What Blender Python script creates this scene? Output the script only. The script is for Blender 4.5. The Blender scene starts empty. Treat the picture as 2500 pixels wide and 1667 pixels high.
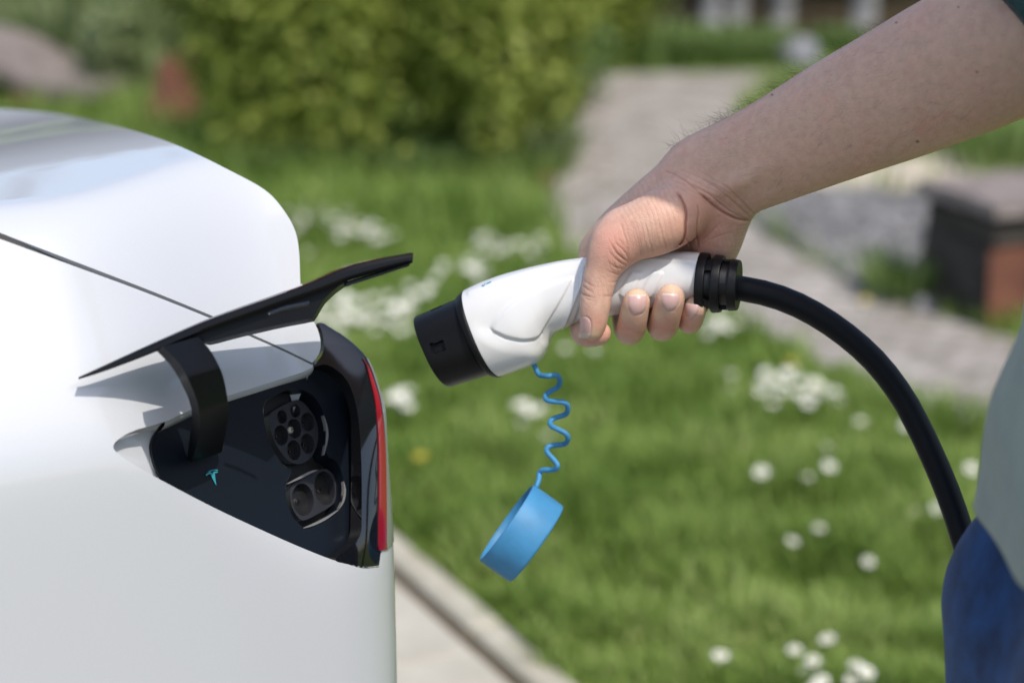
import bpy, bmesh, math, random
import numpy as np
from mathutils import Vector, Matrix, geometry
from mathutils.bvhtree import BVHTree

R = math.radians
scene = bpy.context.scene
COL = scene.collection
random.seed(7)
rng = np.random.default_rng(7)

# ------------------------------------------------------------------ camera
CAM_H, PITCH, LENS = 1.42, 16.0, 70.0
FPX = 2500.0 * LENS / 36.0
cam_d = bpy.data.cameras.new('camera')
cam = bpy.data.objects.new('camera', cam_d)
COL.objects.link(cam)
cam.location = (0, 0, CAM_H)
cam.rotation_euler = (R(90 - PITCH), 0, 0)
cam_d.lens = LENS
cam_d.sensor_width = 36.0
cam_d.clip_start = 0.05
cam_d.clip_end = 400
cam_d.dof.use_dof = True
cam_d.dof.focus_distance = 1.488
cam_d.dof.aperture_fstop = 3.3
scene.camera = cam

# ------------------------------------------------------------------ light
SUN_DIR = Vector((0.286, -0.436, 0.853)).normalized()      # towards the sun
SUN_EL = math.asin(SUN_DIR.z)
SUN_AZ = math.atan2(SUN_DIR.x, SUN_DIR.y)
world = bpy.data.worlds.new('World')
scene.world = world
world.use_nodes = True
wn = world.node_tree
sky = wn.nodes.new('ShaderNodeTexSky')
sky.sky_type = 'NISHITA'
sky.sun_disc = False
sky.sun_elevation = SUN_EL
sky.sun_rotation = SUN_AZ
sky.air_density = 1.0
sky.dust_density = 2.0
wn.links.new(sky.outputs[0], wn.nodes['Background'].inputs[0])
wn.nodes['Background'].inputs[1].default_value = 0.15
sun_d = bpy.data.lights.new('sun', 'SUN')
sun_d.energy = 2.4
sun_d.angle = R(0.6)
sun_d.color = (1.0, 0.95, 0.88)
sun = bpy.data.objects.new('sun', sun_d)
COL.objects.link(sun)
sun.rotation_euler = (-SUN_DIR).to_track_quat('-Z', 'Y').to_euler()
sun.location = SUN_DIR * 20

vs = scene.view_settings
vs.view_transform = 'Standard'
vs.look = 'None'
vs.exposure = 0.5
vs.gamma = 1.0
scene.render.engine = 'CYCLES'
scene.cycles.use_denoising = True
scene.cycles.max_bounces = 8
scene.cycles.transparent_max_bounces = 6
scene.cycles.sample_clamp_indirect = 6

# ------------------------------------------------------------------ pixel <-> world (photograph is 2500 x 1667)
_c, _s = math.cos(R(PITCH)), math.sin(R(PITCH))
CF = np.array([0, _c, -_s]); CU = np.array([0, _s, _c]); CX = np.array([1.0, 0, 0]); CO = np.array([0, 0, CAM_H])
def ray(u, v):
    u = np.asarray(u, float); v = np.asarray(v, float)
    return CF + CX * ((u - 1250) / FPX)[..., None] - CU * ((v - 833.5) / FPX)[..., None]
def P(u, v, D):
    """point on the photograph's ray (u, v) at camera depth D"""
    return CO + ray(u, v) * np.asarray(D, float)[..., None]
def proj(p):
    d = np.asarray(p) - CO
    D = d @ CF
    return 1250 + FPX * (d @ CX) / D, 833.5 - FPX * (d @ CU) / D, D
def G(u, v, z=0.0):
    """ground point seen at (u, v)"""
    r = ray(u, v); t = (z - CAM_H) / r[..., 2]
    return CO + r * t[..., None]
def onplane(u, v, p0, n):
    r = ray(u, v); t = ((p0 - CO) @ n) / (r @ n)
    return CO + r * np.asarray(t)[..., None]

def crom(pts, n=8, closed=False):
    """Catmull-Rom refinement of a polyline"""
    p = np.asarray(pts, float); m = len(p); out = []
    rngi = range(m if closed else m - 1)
    for i in rngi:
        if closed: a, b, c, d = p[(i - 1) % m], p[i], p[(i + 1) % m], p[(i + 2) % m]
        else: a, b, c, d = p[max(i - 1, 0)], p[i], p[i + 1], p[min(i + 2, m - 1)]
        for k in range(n):
            t = k / n
            out.append(0.5 * ((2 * b) + (c - a) * t + (2 * a - 5 * b + 4 * c - d) * t * t + (3 * b - a - 3 * c + d) * t ** 3))
    if not closed: out.append(p[-1])
    return np.array(out)
def resample(p, n, closed=False):
    p = np.asarray(p, float)
    q = np.vstack([p, p[:1]]) if closed else p
    L = np.r_[0, np.cumsum(np.linalg.norm(np.diff(q, axis=0), axis=1))]
    t = np.linspace(0, L[-1], n + 1)[:-1] if closed else np.linspace(0, L[-1], n)
    return np.stack([np.interp(t, L, q[:, k]) for k in range(q.shape[1])], 1)
def inpoly(pts, poly):
    x, y = pts[:, 0], pts[:, 1]; ins = np.zeros(len(pts), bool); n = len(poly)
    for i in range(n):
        x0, y0 = poly[i]; x1, y1 = poly[(i + 1) % n]
        if y0 == y1: continue
        cnd = (y0 > y) != (y1 > y)
        ins ^= cnd & (x < (x1 - x0) * (y - y0) / (y1 - y0) + x0)
    return ins
def segdist(pts, poly, closed=False):
    """distance of 2D points to a polyline"""
    d = np.full(len(pts), 1e9); n = len(poly)
    for i in range(n if closed else n - 1):
        a = poly[i]; b = poly[(i + 1) % n]; ab = b - a
        t = np.clip(((pts - a) @ ab) / max(ab @ ab, 1e-12), 0, 1)
        d = np.minimum(d, np.linalg.norm(pts - a - t[:, None] * ab, axis=1))
    return d

# ------------------------------------------------------------------ object helpers
def link(o, parent=None):
    COL.objects.link(o)
    if parent is not None:
        o.parent = parent
        m = Matrix.Translation(parent.location); g = parent.parent
        while g is not None:
            m = Matrix.Translation(g.location) @ m if g.type == 'EMPTY' else m
            g = g.parent
        o.matrix_parent_inverse = m.inverted() if parent.type == 'EMPTY' else Matrix.Identity(4)
    return o
def mk(name, verts, faces, mat, parent=None, smooth=True, normals=None, attrs=None):
    me = bpy.data.meshes.new(name)
    verts = np.asarray(verts, float)
    if isinstance(faces, np.ndarray): faces = faces.tolist()
    me.from_pydata(verts.tolist(), [], faces)
    me.update()
    if smooth: me.polygons.foreach_set('use_smooth', np.ones(len(me.polygons), bool))
    if attrs:
        for k, a in attrs.items():
            at = me.attributes.new(k, 'FLOAT', 'POINT'); at.data.foreach_set('value', np.asarray(a, np.float32))
    if normals is not None: me.normals_split_custom_set_from_vertices(np.asarray(normals).tolist())
    if mat is not None: me.materials.append(mat)
    o = bpy.data.objects.new(name, me)
    return link(o, parent)
def tag(o, label=None, cat=None, group=None, kind=None):
    if label: o['label'] = label
    if cat: o['category'] = cat
    if group: o['group'] = group
    if kind: o['kind'] = kind
    return o
def thing(name, loc, label, cat, group=None):
    o = bpy.data.objects.new(name, None)
    o.empty_display_size = 0.05
    o.location = Vector(loc)
    COL.objects.link(o)
    return tag(o, label, cat, group)
def autosmooth(o, deg=35):
    """sharp edges above an angle"""
    me = o.data; bm = bmesh.new(); bm.from_mesh(me)
    for e in bm.edges:
        if len(e.link_faces) == 2 and e.calc_face_angle(0) > R(deg): e.smooth = False
    bm.to_mesh(me); bm.free()
    return o
def grid_faces(nu, nv, cu=False, cv=False):
    f = []
    for i in range(nu if cu else nu - 1):
        for j in range(nv if cv else nv - 1):
            i2, j2 = (i + 1) % nu, (j + 1) % nv
            f.append((i * nv + j, i2 * nv + j, i2 * nv + j2, i * nv + j2))
    return f
def tube_vf(path, rad, n=12, caps=True):
    """verts, faces of a swept round tube; rad scalar or per point"""
    p = np.asarray(path, float); m = len(p); rad = np.broadcast_to(np.asarray(rad, float), (m,))
    t = np.gradient(p, axis=0); t /= np.linalg.norm(t, axis=1)[:, None] + 1e-12
    up = np.array([0.0, 0, 1]) if abs(t[0][2]) < 0.9 else np.array([1.0, 0, 0])
    N = np.cross(t[0], up); N /= np.linalg.norm(N); vv = []
    for i in range(m):
        N = N - t[i] * (N @ t[i]); N /= np.linalg.norm(N) + 1e-12
        B = np.cross(t[i], N)
        for k in range(n):
            a = 2 * math.pi * k / n
            vv.append(p[i] + rad[i] * (math.cos(a) * N + math.sin(a) * B))
    f = grid_faces(m, n, False, True)
    if caps:
        f.append(tuple(range(n))[::-1]); f.append(tuple(range((m - 1) * n, m * n)))
    return np.array(vv), f
def tube(name, path, rad, mat, parent=None, n=12):
    v, f = tube_vf(path, rad, n)
    return mk(name, v, f, mat, parent)
class MB:
    """collects verts and faces for one mesh"""
    def __init__(s): s.v = []; s.f = []; s.n = 0; s.a = []
    def add(s, v, f, a=None):
        v = np.asarray(v, float)
        s.v.append(v); s.f += [tuple(int(i) + s.n for i in q) for q in f]; s.n += len(v)
        if a is not None: s.a.append(np.broadcast_to(np.asarray(a, float), (len(v),)))
    def box(s, c, size, rot=0.0):
        x, y, z = np.asarray(size) / 2
        v = np.array([[i * x, j * y, k * z] for i in (-1, 1) for j in (-1, 1) for k in (-1, 1)])
        cr, sr = math.cos(rot), math.sin(rot)
        v = v @ np.array([[cr, sr, 0], [-sr, cr, 0], [0, 0, 1]]) + np.asarray(c)
        s.add(v, [(0, 1, 3, 2), (4, 6, 7, 5), (0, 4, 5, 1), (2, 3, 7, 6), (0, 2, 6, 4), (1, 5, 7, 3)])
    def build(s, name, mat, parent=None, smooth=True, attr=None):
        return mk(name, np.vstack(s.v), s.f, mat, parent, smooth, attrs={attr: np.concatenate(s.a)} if attr else None)

def cdt(loops, step, edge_step=None):
    """triangulate the area inside loops[0] and outside the others, with a grid of inner points"""
    edge_step = edge_step or step
    outer = np.asarray(loops[0], float)
    pts = []; edges = []; lps = []
    for L in loops:
        L = np.asarray(L, float)
        base = sum(len(x) for x in pts); pts.append(L)
        edges += [(base + i, base + (i + 1) % len(L)) for i in range(len(L))]; lps.append((base, len(L)))
    lo, hi = outer.min(0), outer.max(0)
    sx, sy = (step if np.ndim(step) else (step, step))
    gx, gy = np.meshgrid(np.arange(lo[0] + sx / 2, hi[0], sx), np.arange(lo[1] + sy / 2, hi[1], sy))
    g = np.stack([gx.ravel(), gy.ravel()], 1)
    ok = inpoly(g, outer)
    sc = np.array([1 / sx, 1 / sy])
    ok &= segdist(g * sc, outer * sc, True) > 0.45
    for L in loops[1:]:
        L = np.asarray(L, float)
        ok &= ~inpoly(g, L) & (segdist(g * sc, L * sc, True) > 0.45)
    pts.append(g[ok])
    allp = np.vstack(pts)
    r = geometry.delaunay_2d_cdt([Vector((float(a * sc[0]), float(b * sc[1]))) for a, b in allp], edges, [], 0, 1e-7)
    vo = np.array([(a.x, a.y) for a in r[0]]) / sc
    tri = np.array([t for t in r[2] if len(t) == 3])
    cen = vo[tri].mean(1)
    keep = inpoly(cen, outer)
    for L in loops[1:]: keep &= ~inpoly(cen, np.asarray(L, float))
    tri = tri[keep]
    # boundary loops as indices into vo
    mapi = {}
    for k, orig in enumerate(r[3]):
        for o in orig: mapi[o] = k
    loopsi = [[mapi[b + i] for i in range(n)] for b, n in lps]
    return vo, tri, loopsi
def patch(name, loops, step, fn, mat, parent=None, skirt=None, normal=None, smooth=True, lip=0.0):
    """sheet over a 2D domain mapped through fn (-> Nx3); skirt = depth of the turned-in edge along minus the normal"""
    vo, tri, li = cdt(loops, step)
    v = fn(vo)
    if normal is None:
        e = 1e-4
    nrm = normal(vo)
    fn0 = np.cross(v[tri[:, 1]] - v[tri[:, 0]], v[tri[:, 2]] - v[tri[:, 0]])
    flip = (fn0 * nrm[tri].mean(1)).sum(1) < 0
    tri = tri.copy(); tri[flip] = tri[flip][:, ::-1]
    V = [v]; Fc = tri.tolist(); N = [nrm]; n = len(v)
    if skirt is not None:
        sk = skirt if isinstance(skirt, (list, tuple)) else [skirt] * len(loops)
        for L, dep in zip(li, sk):
            if not dep: continue
            L = np.array(L); m = len(L)
            d = dep(vo[L], nrm[L]) if callable(dep) else -nrm[L] * dep
            V += [v[L], v[L] + d]; 
            c = v[L].mean(0)
            tang = np.roll(v[L], -1, 0) - np.roll(v[L], 1, 0)
            sn = np.cross(tang, d); sn /= np.linalg.norm(sn, axis=1)[:, None] + 1e-12
            N += [sn, sn]
            for i in range(m):
                j = (i + 1) % m
                Fc.append([n + i, n + j, n + m + j, n + m + i])
            n += 2 * m
    V = np.vstack(V); N = np.vstack(N)
    return mk(name, V, Fc, mat, parent, smooth, normals=N)

# ------------------------------------------------------------------ materials
def new_mat(name):
    m = bpy.data.materials.new(name); m.use_nodes = True
    nt = m.node_tree; b = nt.nodes['Principled BSDF']
    return m, nt, b
def setp(b, **kw):
    names = dict(color='Base Color', rough='Roughness', metal='Metallic', coat='Coat Weight', coatr='Coat Roughness',
                 sss='Subsurface Weight', sssr='Subsurface Radius', ssss='Subsurface Scale', trans='Transmission Weight', ior='IOR', spec='Specular IOR Level',
                 sheen='Sheen Weight', alpha='Alpha')
    for k, v in kw.items():
        if k in ('color',) and len(v) == 3: v = (*v, 1)
        b.inputs[names[k]].default_value = v
def tnoise(nt, scale, detail=3, rough=0.55, coord='Object', vec=None, mapscale=None):
    tc = nt.nodes.new('ShaderNodeTexCoord'); n = nt.nodes.new('ShaderNodeTexNoise')
    n.inputs['Scale'].default_value = scale; n.inputs['Detail'].default_value = detail; n.inputs['Roughness'].default_value = rough
    src = tc.outputs[coord]
    if mapscale:
        mp = nt.nodes.new('ShaderNodeMapping'); mp.inputs['Scale'].default_value = mapscale
        nt.links.new(src, mp.inputs[0]); src = mp.outputs[0]
    nt.links.new(src, n.inputs['Vector'])
    return n.outputs['Fac']
def ramp(nt, fac, stops):
    r = nt.nodes.new('ShaderNodeValToRGB')
    e = r.color_ramp.elements
    while len(e) < len(stops): e.new(0.5)
    for k, (p, c) in enumerate(stops):
        e[k].position = p; e[k].color = (*c, 1) if len(c) == 3 else c
    nt.links.new(fac, r.inputs[0])
    return r.outputs[0]
def mixc(nt, fac, a, b, mode='MIX'):
    m = nt.nodes.new('ShaderNodeMix'); m.data_type = 'RGBA'; m.blend_type = mode
    for s, x in ((0, fac), (6, a), (7, b)):
        if isinstance(x, (int, float)): m.inputs[s].default_value = x
        elif isinstance(x, tuple): m.inputs[s].default_value = (*x, 1) if len(x) == 3 else x
        else: nt.links.new(x, m.inputs[s])
    return m.outputs[2]
def bump(nt, b, h, strength=0.3, dist=0.002):
    n = nt.nodes.new('ShaderNodeBump'); n.inputs['Strength'].default_value = strength; n.inputs['Distance'].default_value = dist
    nt.links.new(h, n.inputs['Height']); nt.links.new(n.outputs[0], b.inputs['Normal'])
def attr(nt, name):
    a = nt.nodes.new('ShaderNodeAttribute'); a.attribute_name = name
    return a.outputs['Fac']
def simple(name, color, rough=0.5, var=0.0, vscale=40, bmp=0.0, bscale=300, bdist=0.001, **kw):
    m, nt, b = new_mat(name)
    setp(b, color=color, rough=rough, **kw)
    if var:
        f = tnoise(nt, vscale)
        c = ramp(nt, f, [(0.3, tuple(x * (1 - var) for x in color)), (0.7, tuple(min(1, x * (1 + var)) for x in color))])
        nt.links.new(c, b.inputs['Base Color'])
    if bmp: bump(nt, b, tnoise(nt, bscale, 4), bmp, bdist)
    return m
M = {}
def paint():
    m, nt, b = new_mat('white_car_paint')
    setp(b, color=(0.55, 0.56, 0.58), rough=0.38, coat=0.85, coatr=0.03, spec=0.4)
    f = tnoise(nt, 2500, 2)
    c = ramp(nt, f, [(0.35, (0.485, 0.497, 0.517)), (0.7, (0.535, 0.545, 0.56))])
    nt.links.new(c, b.inputs['Base Color'])
    return m
M['paint'] = paint()
M['gloss_black'] = simple('gloss_black_plastic', (0.006, 0.006, 0.007), 0.08, coat=0.6, coatr=0.03)
M['satin_black'] = simple('satin_black_plastic', (0.004, 0.0045, 0.006), 0.38, spec=0.16, bmp=0.25, bscale=2500, bdist=0.0002)
M['port_panel'] = simple('port_panel_plastic', (0.004, 0.0065, 0.011), 0.42, spec=0.2, bmp=0.2, bscale=2200, bdist=0.0002)
M['inlet_face'] = simple('inlet_grey_plastic', (0.022, 0.023, 0.028), 0.4, spec=0.3)
M['deep_black'] = simple('deep_black_plastic', (0.004, 0.004, 0.005), 0.5)
M['shade_black'] = simple('gap_shade_black', (0.012, 0.012, 0.012), 0.6)  # black put in for the shade inside the boot lid gap
M['metal'] = simple('bright_metal_pin', (0.75, 0.74, 0.70), 0.25, metal=1.0)
M['chrome_edge'] = simple('satin_metal_edge', (0.45, 0.45, 0.44), 0.35, metal=0.6)
M['red_lens'] = simple('red_light_strip', (0.25, 0.004, 0.012), 0.2, coat=1.0, coatr=0.02)
M['teal'] = simple('teal_print', (0.02, 0.22, 0.26), 0.5)
M['blue_print'] = simple('blue_print', (0.02, 0.22, 0.36), 0.45)
M['white_plastic'] = simple('white_plastic', (0.70, 0.69, 0.675), 0.30, coat=0.25, coatr=0.12, bmp=0.06, bscale=1800, bdist=0.0002)
M['black_plastic'] = simple('grained_black_plastic', (0.006, 0.006, 0.007), 0.38, spec=0.22, var=0.25, vscale=900, bmp=0.5, bscale=3000, bdist=0.0003)
M['cable'] = simple('black_cable_rubber', (0.004, 0.005, 0.008), 0.5, spec=0.2, bmp=0.15, bscale=900, bdist=0.0003)
M['blue_rubber'] = simple('blue_rubber', (0.046, 0.225, 0.43), 0.55, var=0.10, vscale=60, bmp=0.15, bscale=700, bdist=0.0003)
M['glass_dark'] = simple('dark_window_glass', (0.01, 0.012, 0.014), 0.03, coat=1.0)
M['tyre'] = simple('tyre_rubber', (0.015, 0.015, 0.015), 0.8)
M['rim'] = simple('grey_alloy', (0.25, 0.26, 0.27), 0.35, metal=0.8)
def clear_lens():
    m, nt, b = new_mat('clear_lamp_lens')
    setp(b, color=(0.9, 0.92, 0.92), rough=0.02, trans=1.0, ior=1.25)
    return m
M['lens'] = clear_lens()
# ================================================================== ground and garden
def fastmesh(name, V, Q, mat, parent=None, attrs=None, smooth=False, mats=None, midx=None):
    """mesh from numpy quads / tris"""
    me = bpy.data.meshes.new(name); V = np.asarray(V, np.float32); Q = np.asarray(Q, np.int32); k = Q.shape[1]
    me.vertices.add(len(V)); me.vertices.foreach_set('co', V.ravel())
    me.loops.add(Q.size); me.loops.foreach_set('vertex_index', Q.ravel())
    me.polygons.add(len(Q)); me.polygons.foreach_set('loop_start', np.arange(0, Q.size, k, dtype=np.int32))
    if smooth: me.polygons.foreach_set('use_smooth', np.ones(len(Q), bool))
    if midx is not None: me.polygons.foreach_set('material_index', np.asarray(midx, np.int32))
    me.update(calc_edges=True)
    if attrs:
        for n_, a in attrs.items():
            at = me.attributes.new(n_, 'FLOAT', 'POINT'); at.data.foreach_set('value', np.asarray(a, np.float32))
    for m in (mats or [mat]): me.materials.append(m)
    return link(bpy.data.objects.new(name, me), parent)
def leafmat(name, dark, mid, light, sss=0.0, rough=0.55):
    m, nt, b = new_mat(name)
    c = ramp(nt, attr(nt, 'tint'), [(0.0, dark), (0.5, mid), (1.0, light)])
    nt.links.new(c, b.inputs['Base Color']); setp(b, rough=rough, spec=0.3)
    tr = nt.nodes.new('ShaderNodeBsdfTranslucent'); nt.links.new(c, tr.inputs[0])
    mx = nt.nodes.new('ShaderNodeMixShader'); mx.inputs[0].default_value = 0.42
    nt.links.new(b.outputs[0], mx.inputs[1]); nt.links.new(tr.outputs[0], mx.inputs[2])
    nt.links.new(mx.outputs[0], nt.nodes['Material Output'].inputs[0])
    return m
M['grass'] = leafmat('grass_blades', (0.075, 0.15, 0.018), (0.22, 0.325, 0.060), (0.48, 0.55, 0.20))
M['shrub'] = leafmat('yellow_green_leaves', (0.12, 0.165, 0.022), (0.27, 0.335, 0.055), (0.44, 0.48, 0.12))
M['pale_leaf'] = leafmat('grey_green_leaves', (0.14, 0.19, 0.07), (0.27, 0.33, 0.14), (0.42, 0.48, 0.26))
M['fresh_leaf'] = leafmat('fresh_green_leaves', (0.08, 0.14, 0.03), (0.17, 0.26, 0.07), (0.28, 0.36, 0.13))
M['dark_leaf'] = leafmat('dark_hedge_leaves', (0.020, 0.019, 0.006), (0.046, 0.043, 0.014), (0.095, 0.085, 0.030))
def groundmat(name, stops, scale, bmp=0.5, bs=60, bd=0.01, detail=6):
    m, nt, b = new_mat(name)
    f = tnoise(nt, scale, detail, 0.62)
    nt.links.new(ramp(nt, f, stops), b.inputs['Base Color']); setp(b, rough=0.9, spec=0.2)
    bump(nt, b, tnoise(nt, bs, 5), bmp, bd)
    return m
M['lawn'] = groundmat('lawn_soil_and_moss', [(0.25, (0.05, 0.09, 0.014)), (0.5, (0.11, 0.165, 0.03)), (0.75, (0.18, 0.23, 0.06))], 5.0)
M['gravel_base'] = groundmat('gravel_bed', [(0.3, (0.07, 0.068, 0.066)), (0.7, (0.17, 0.165, 0.16))], 25)
M['sand'] = groundmat('sandy_path', [(0.3, (0.42, 0.36, 0.28)), (0.7, (0.58, 0.51, 0.41))], 4)
M['soil'] = groundmat('dark_woodland_soil', [(0.3, (0.025, 0.018, 0.008)), (0.7, (0.07, 0.05, 0.022))], 3)
M['slab'] = groundmat('concrete_slab', [(0.3, (0.36, 0.33, 0.27)), (0.7, (0.49, 0.46, 0.39))], 9, 0.25, 200, 0.002)
M['kerb'] = groundmat('weathered_kerb', [(0.3, (0.33, 0.30, 0.23)), (0.7, (0.48, 0.45, 0.37))], 14, 0.3, 150, 0.003)
M['joint'] = groundmat('joint_dirt', [(0.3, (0.07, 0.055, 0.035)), (0.7, (0.13, 0.10, 0.06))], 30)
def pathmat():
    m, nt, b = new_mat('path_pavers')
    tc = nt.nodes.new('ShaderNodeTexCoord'); mp = nt.nodes.new('ShaderNodeMapping'); mp.inputs['Rotation'].default_value = (0, 0, 0.35)
    nt.links.new(tc.outputs['Object'], mp.inputs[0])
    br = nt.nodes.new('ShaderNodeTexBrick'); nt.links.new(mp.outputs[0], br.inputs['Vector'])
    br.inputs['Scale'].default_value = 3.2; br.inputs['Mortar Size'].default_value = 0.05; br.inputs['Mortar Smooth'].default_value = 0.3
    br.inputs['Color1'].default_value = (0.44, 0.395, 0.365, 1); br.inputs['Color2'].default_value = (0.24, 0.215, 0.195, 1); br.inputs['Mortar'].default_value = (0.13, 0.115, 0.08, 1)
    f = tnoise(nt, 5.0, 6, 0.65)
    c = mixc(nt, 0.4, br.outputs['Color'], ramp(nt, f, [(0.36, (0.17, 0.155, 0.11)), (0.5, (0.36, 0.325, 0.295)), (0.66, (0.55, 0.51, 0.48))]))
    nt.links.new(c, b.inputs['Base Color']); setp(b, rough=0.85, spec=0.25)
    bump(nt, b, br.outputs['Fac'], 0.4, -0.006)
    return m
M['path'] = pathmat()
M['corten'] = simple('rusty_steel', (0.135, 0.050, 0.028), 0.8, var=0.4, vscale=9, bmp=0.3, bscale=80, bdist=0.002)
M['oldwood'] = simple('weathered_grey_wood', (0.20, 0.165, 0.15), 0.8, var=0.35, vscale=14, bmp=0.4, bscale=60, bdist=0.003)
M['darkwood'] = simple('dark_timber', (0.035, 0.028, 0.022), 0.85, var=0.5, vscale=10, bmp=0.5, bscale=40, bdist=0.006)  # beam colour, far darker than the top boards
M['rock'] = simple('pale_grey_rock', (0.20, 0.197, 0.212), 0.85, var=0.25, vscale=8, bmp=0.5, bscale=30, bdist=0.01)
M['stone'] = simple('grey_gravel_stone', (0.165, 0.16, 0.158), 0.85, var=0.5, vscale=12)
M['bark'] = None
def birch():
    m, nt, b = new_mat('birch_bark')
    f = tnoise(nt, 9, 4, mapscale=(1, 1, 6))
    nt.links.new(ramp(nt, f, [(0.36, (0.05, 0.045, 0.04)), (0.46, (0.20, 0.20, 0.195)), (0.8, (0.34, 0.34, 0.335))]), b.inputs['Base Color']); setp(b, rough=0.8)
    return m
M['bark'] = birch()
M['brown_bark'] = simple('brown_bark', (0.05, 0.035, 0.02), 0.9, var=0.4)
M['petal'] = simple('daisy_petals', (0.82, 0.82, 0.78), 0.6)
M['yolk'] = simple('yellow_flower', (0.55, 0.42, 0.03), 0.6)
M['stem'] = simple('flower_stem', (0.09, 0.16, 0.03), 0.6)

XY0 = np.zeros(3)
def sheet(name, poly, z, mat, step):
    vo, tri, li = cdt([np.asarray(poly)[:, :2]], step)
    return tag(mk(name, np.column_stack([vo, np.full(len(vo), z)]), tri, mat), kind='structure')
lawn = tag(mk('lawn', [(-150, -60, 0), (150, -60, 0), (150, 240, 0), (-150, 240, 0)], [(0, 1, 2, 3)], M['lawn'], smooth=False), kind='structure')
def gpts(px): a = np.asarray(px, float); return G(a[:, 0], a[:, 1])
path_near = crom(gpts([(1475, 182), (1425, 260), (1385, 350), (1350, 450), (1342, 520), (1362, 578), (1430, 640), (1560, 712), (1700, 762), (1850, 812), (2000, 888), (2150, 972), (2300, 1028), (2420, 1062), (2800, 1130)]), 5)
path_far = crom(gpts([(2800, 860), (2490, 828), (2400, 806), (2250, 745), (2050, 668), (1900, 588), (1820, 520), (1790, 430), (1800, 330), (1840, 240), (1960, 178)]), 5)
path_poly = np.vstack([path_near, path_far])
sheet('path', path_poly, 0.004, M['path'], 0.3)
grav_poly = gpts([(1850, 556), (1830, 490), (1900, 468), (2060, 474), (2300, 480), (2330, 600), (2300, 760), (2250, 765), (2050, 676)])
sheet('gravel_bed', grav_poly, 0.003, M['gravel_base'], 0.3)
sand_poly = gpts([(1900, 466), (2060, 470), (2300, 476), (2800, 500), (2800, 420), (2480, 400), (2330, 375), (2120, 400), (1960, 440)])
sheet('sandy_track', sand_poly, 0.005, M['sand'], 0.3)
soil_poly = np.array([[0.35, 11.1], [9, 11.1], [9, 40], [0.2, 40]])
sheet('woodland_floor', np.column_stack([soil_poly, np.zeros(4)]), 0.006, M['soil'], 3.0)
# gravel stones
def blob(r_, n=1):
    bm = bmesh.new(); bmesh.ops.create_icosphere(bm, subdivisions=n, radius=1); v = np.array([x.co for x in bm.verts]); f = np.array([[y.index for y in x.verts] for x in bm.faces]); bm.free()
    return v * r_, f
bv, bf = blob(1.0, 1)
gx = grav_poly[:, :2]; lo_, hi_ = gx.min(0), gx.max(0)
pts = lo_ + rng.random((6000, 2)) * (hi_ - lo_); pts = pts[inpoly(pts, gx)][:1500]
n = len(pts); sc = (0.012 + 0.028 * rng.random(n) ** 2)[:, None, None]
V = bv[None] * (0.7 + 0.5 * rng.random((n, len(bv), 1))) * sc * np.array([1, 1, 0.7])
V = V + np.column_stack([pts, sc[:, 0, 0] * 0.4])[:, None]
tag(fastmesh('gravel', V.reshape(-1, 3), (bf[None] + (np.arange(n) * len(bv))[:, None, None]).reshape(-1, 3), M['stone']), 'loose grey gravel in the bed beside the path', 'gravel', kind='stuff')

# --- paving with kerb under the car
ka = G(968., 1411.); kb = G(1226., 1642.); kd = (kb - ka) / np.linalg.norm(kb - ka); kn = np.array([kd[1], -kd[0], 0])
if kn @ (G(1300., 1500.) - ka) < 0: kn = -kn          # towards the lawn
kw = 0.075
pv_c = ka
base = [ka + kd * a + kn * b for a, b in ((-6, kw), (6, kw), (6, -6), (-6, -6))]
paving = tag(mk('paving', [(*p[:2], 0.004) for p in base], [(0, 1, 2, 3)], M['joint'], smooth=False), kind='structure')
ang = math.atan2(kd[1], kd[0])
def slab_mesh(name, lx, ly, lz, mat, bev=0.004):
    bm = bmesh.new(); bmesh.ops.create_cube(bm, size=1); bmesh.ops.scale(bm, vec=(lx, ly, lz), verts=bm.verts)
    bmesh.ops.bevel(bm, geom=list(bm.edges), offset=bev, segments=1, affect='EDGES')
    me = bpy.data.meshes.new(name); bm.to_mesh(me); bm.free(); me.materials.append(mat); return me
sm = slab_mesh('paving_slab', 0.392, 0.392, 0.05, M['slab'])
for i in range(-7, 6):
    for j in range(4):
        c = ka + kd * (0.4 * i + 0.17) - kn * (0.2 + 0.012 + 0.4 * j)
        o = link(bpy.data.objects.new('paving_slab', sm)); o.location = (c[0], c[1], -0.012 + random.uniform(-0.0015, 0.0015)); o.rotation_euler = (random.uniform(-.003, .003), random.uniform(-.003, .003), ang)
        o.parent = paving
km = slab_mesh('kerb_stone', 0.495, kw - 0.012, 0.10, M['kerb'], 0.008)
for i in range(-6, 5):
    c = ka + kd * (0.5 * i + 0.05) + kn * (kw / 2 + 0.004)
    o = link(bpy.data.objects.new('kerb_stone', km)); o.location = (c[0], c[1], -0.028); o.rotation_euler = (0, random.uniform(-.01, .01), ang); o.parent = paving
def lawn_ok(p):
    """points on open grass"""
    d = (p[:, :2] - ka[:2]) @ kn[:2]
    ok = d > kw - 0.018 + 0.030 * np.sin(p[:, 0] * 31 + 2 * np.sin(p[:, 1] * 13)) + 0.014 * np.sin(p[:, 1] * 67)
    for poly in (path_poly, grav_poly, sand_poly): ok &= ~inpoly(p[:, :2], np.asarray(poly)[:, :2])
    return ok

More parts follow.
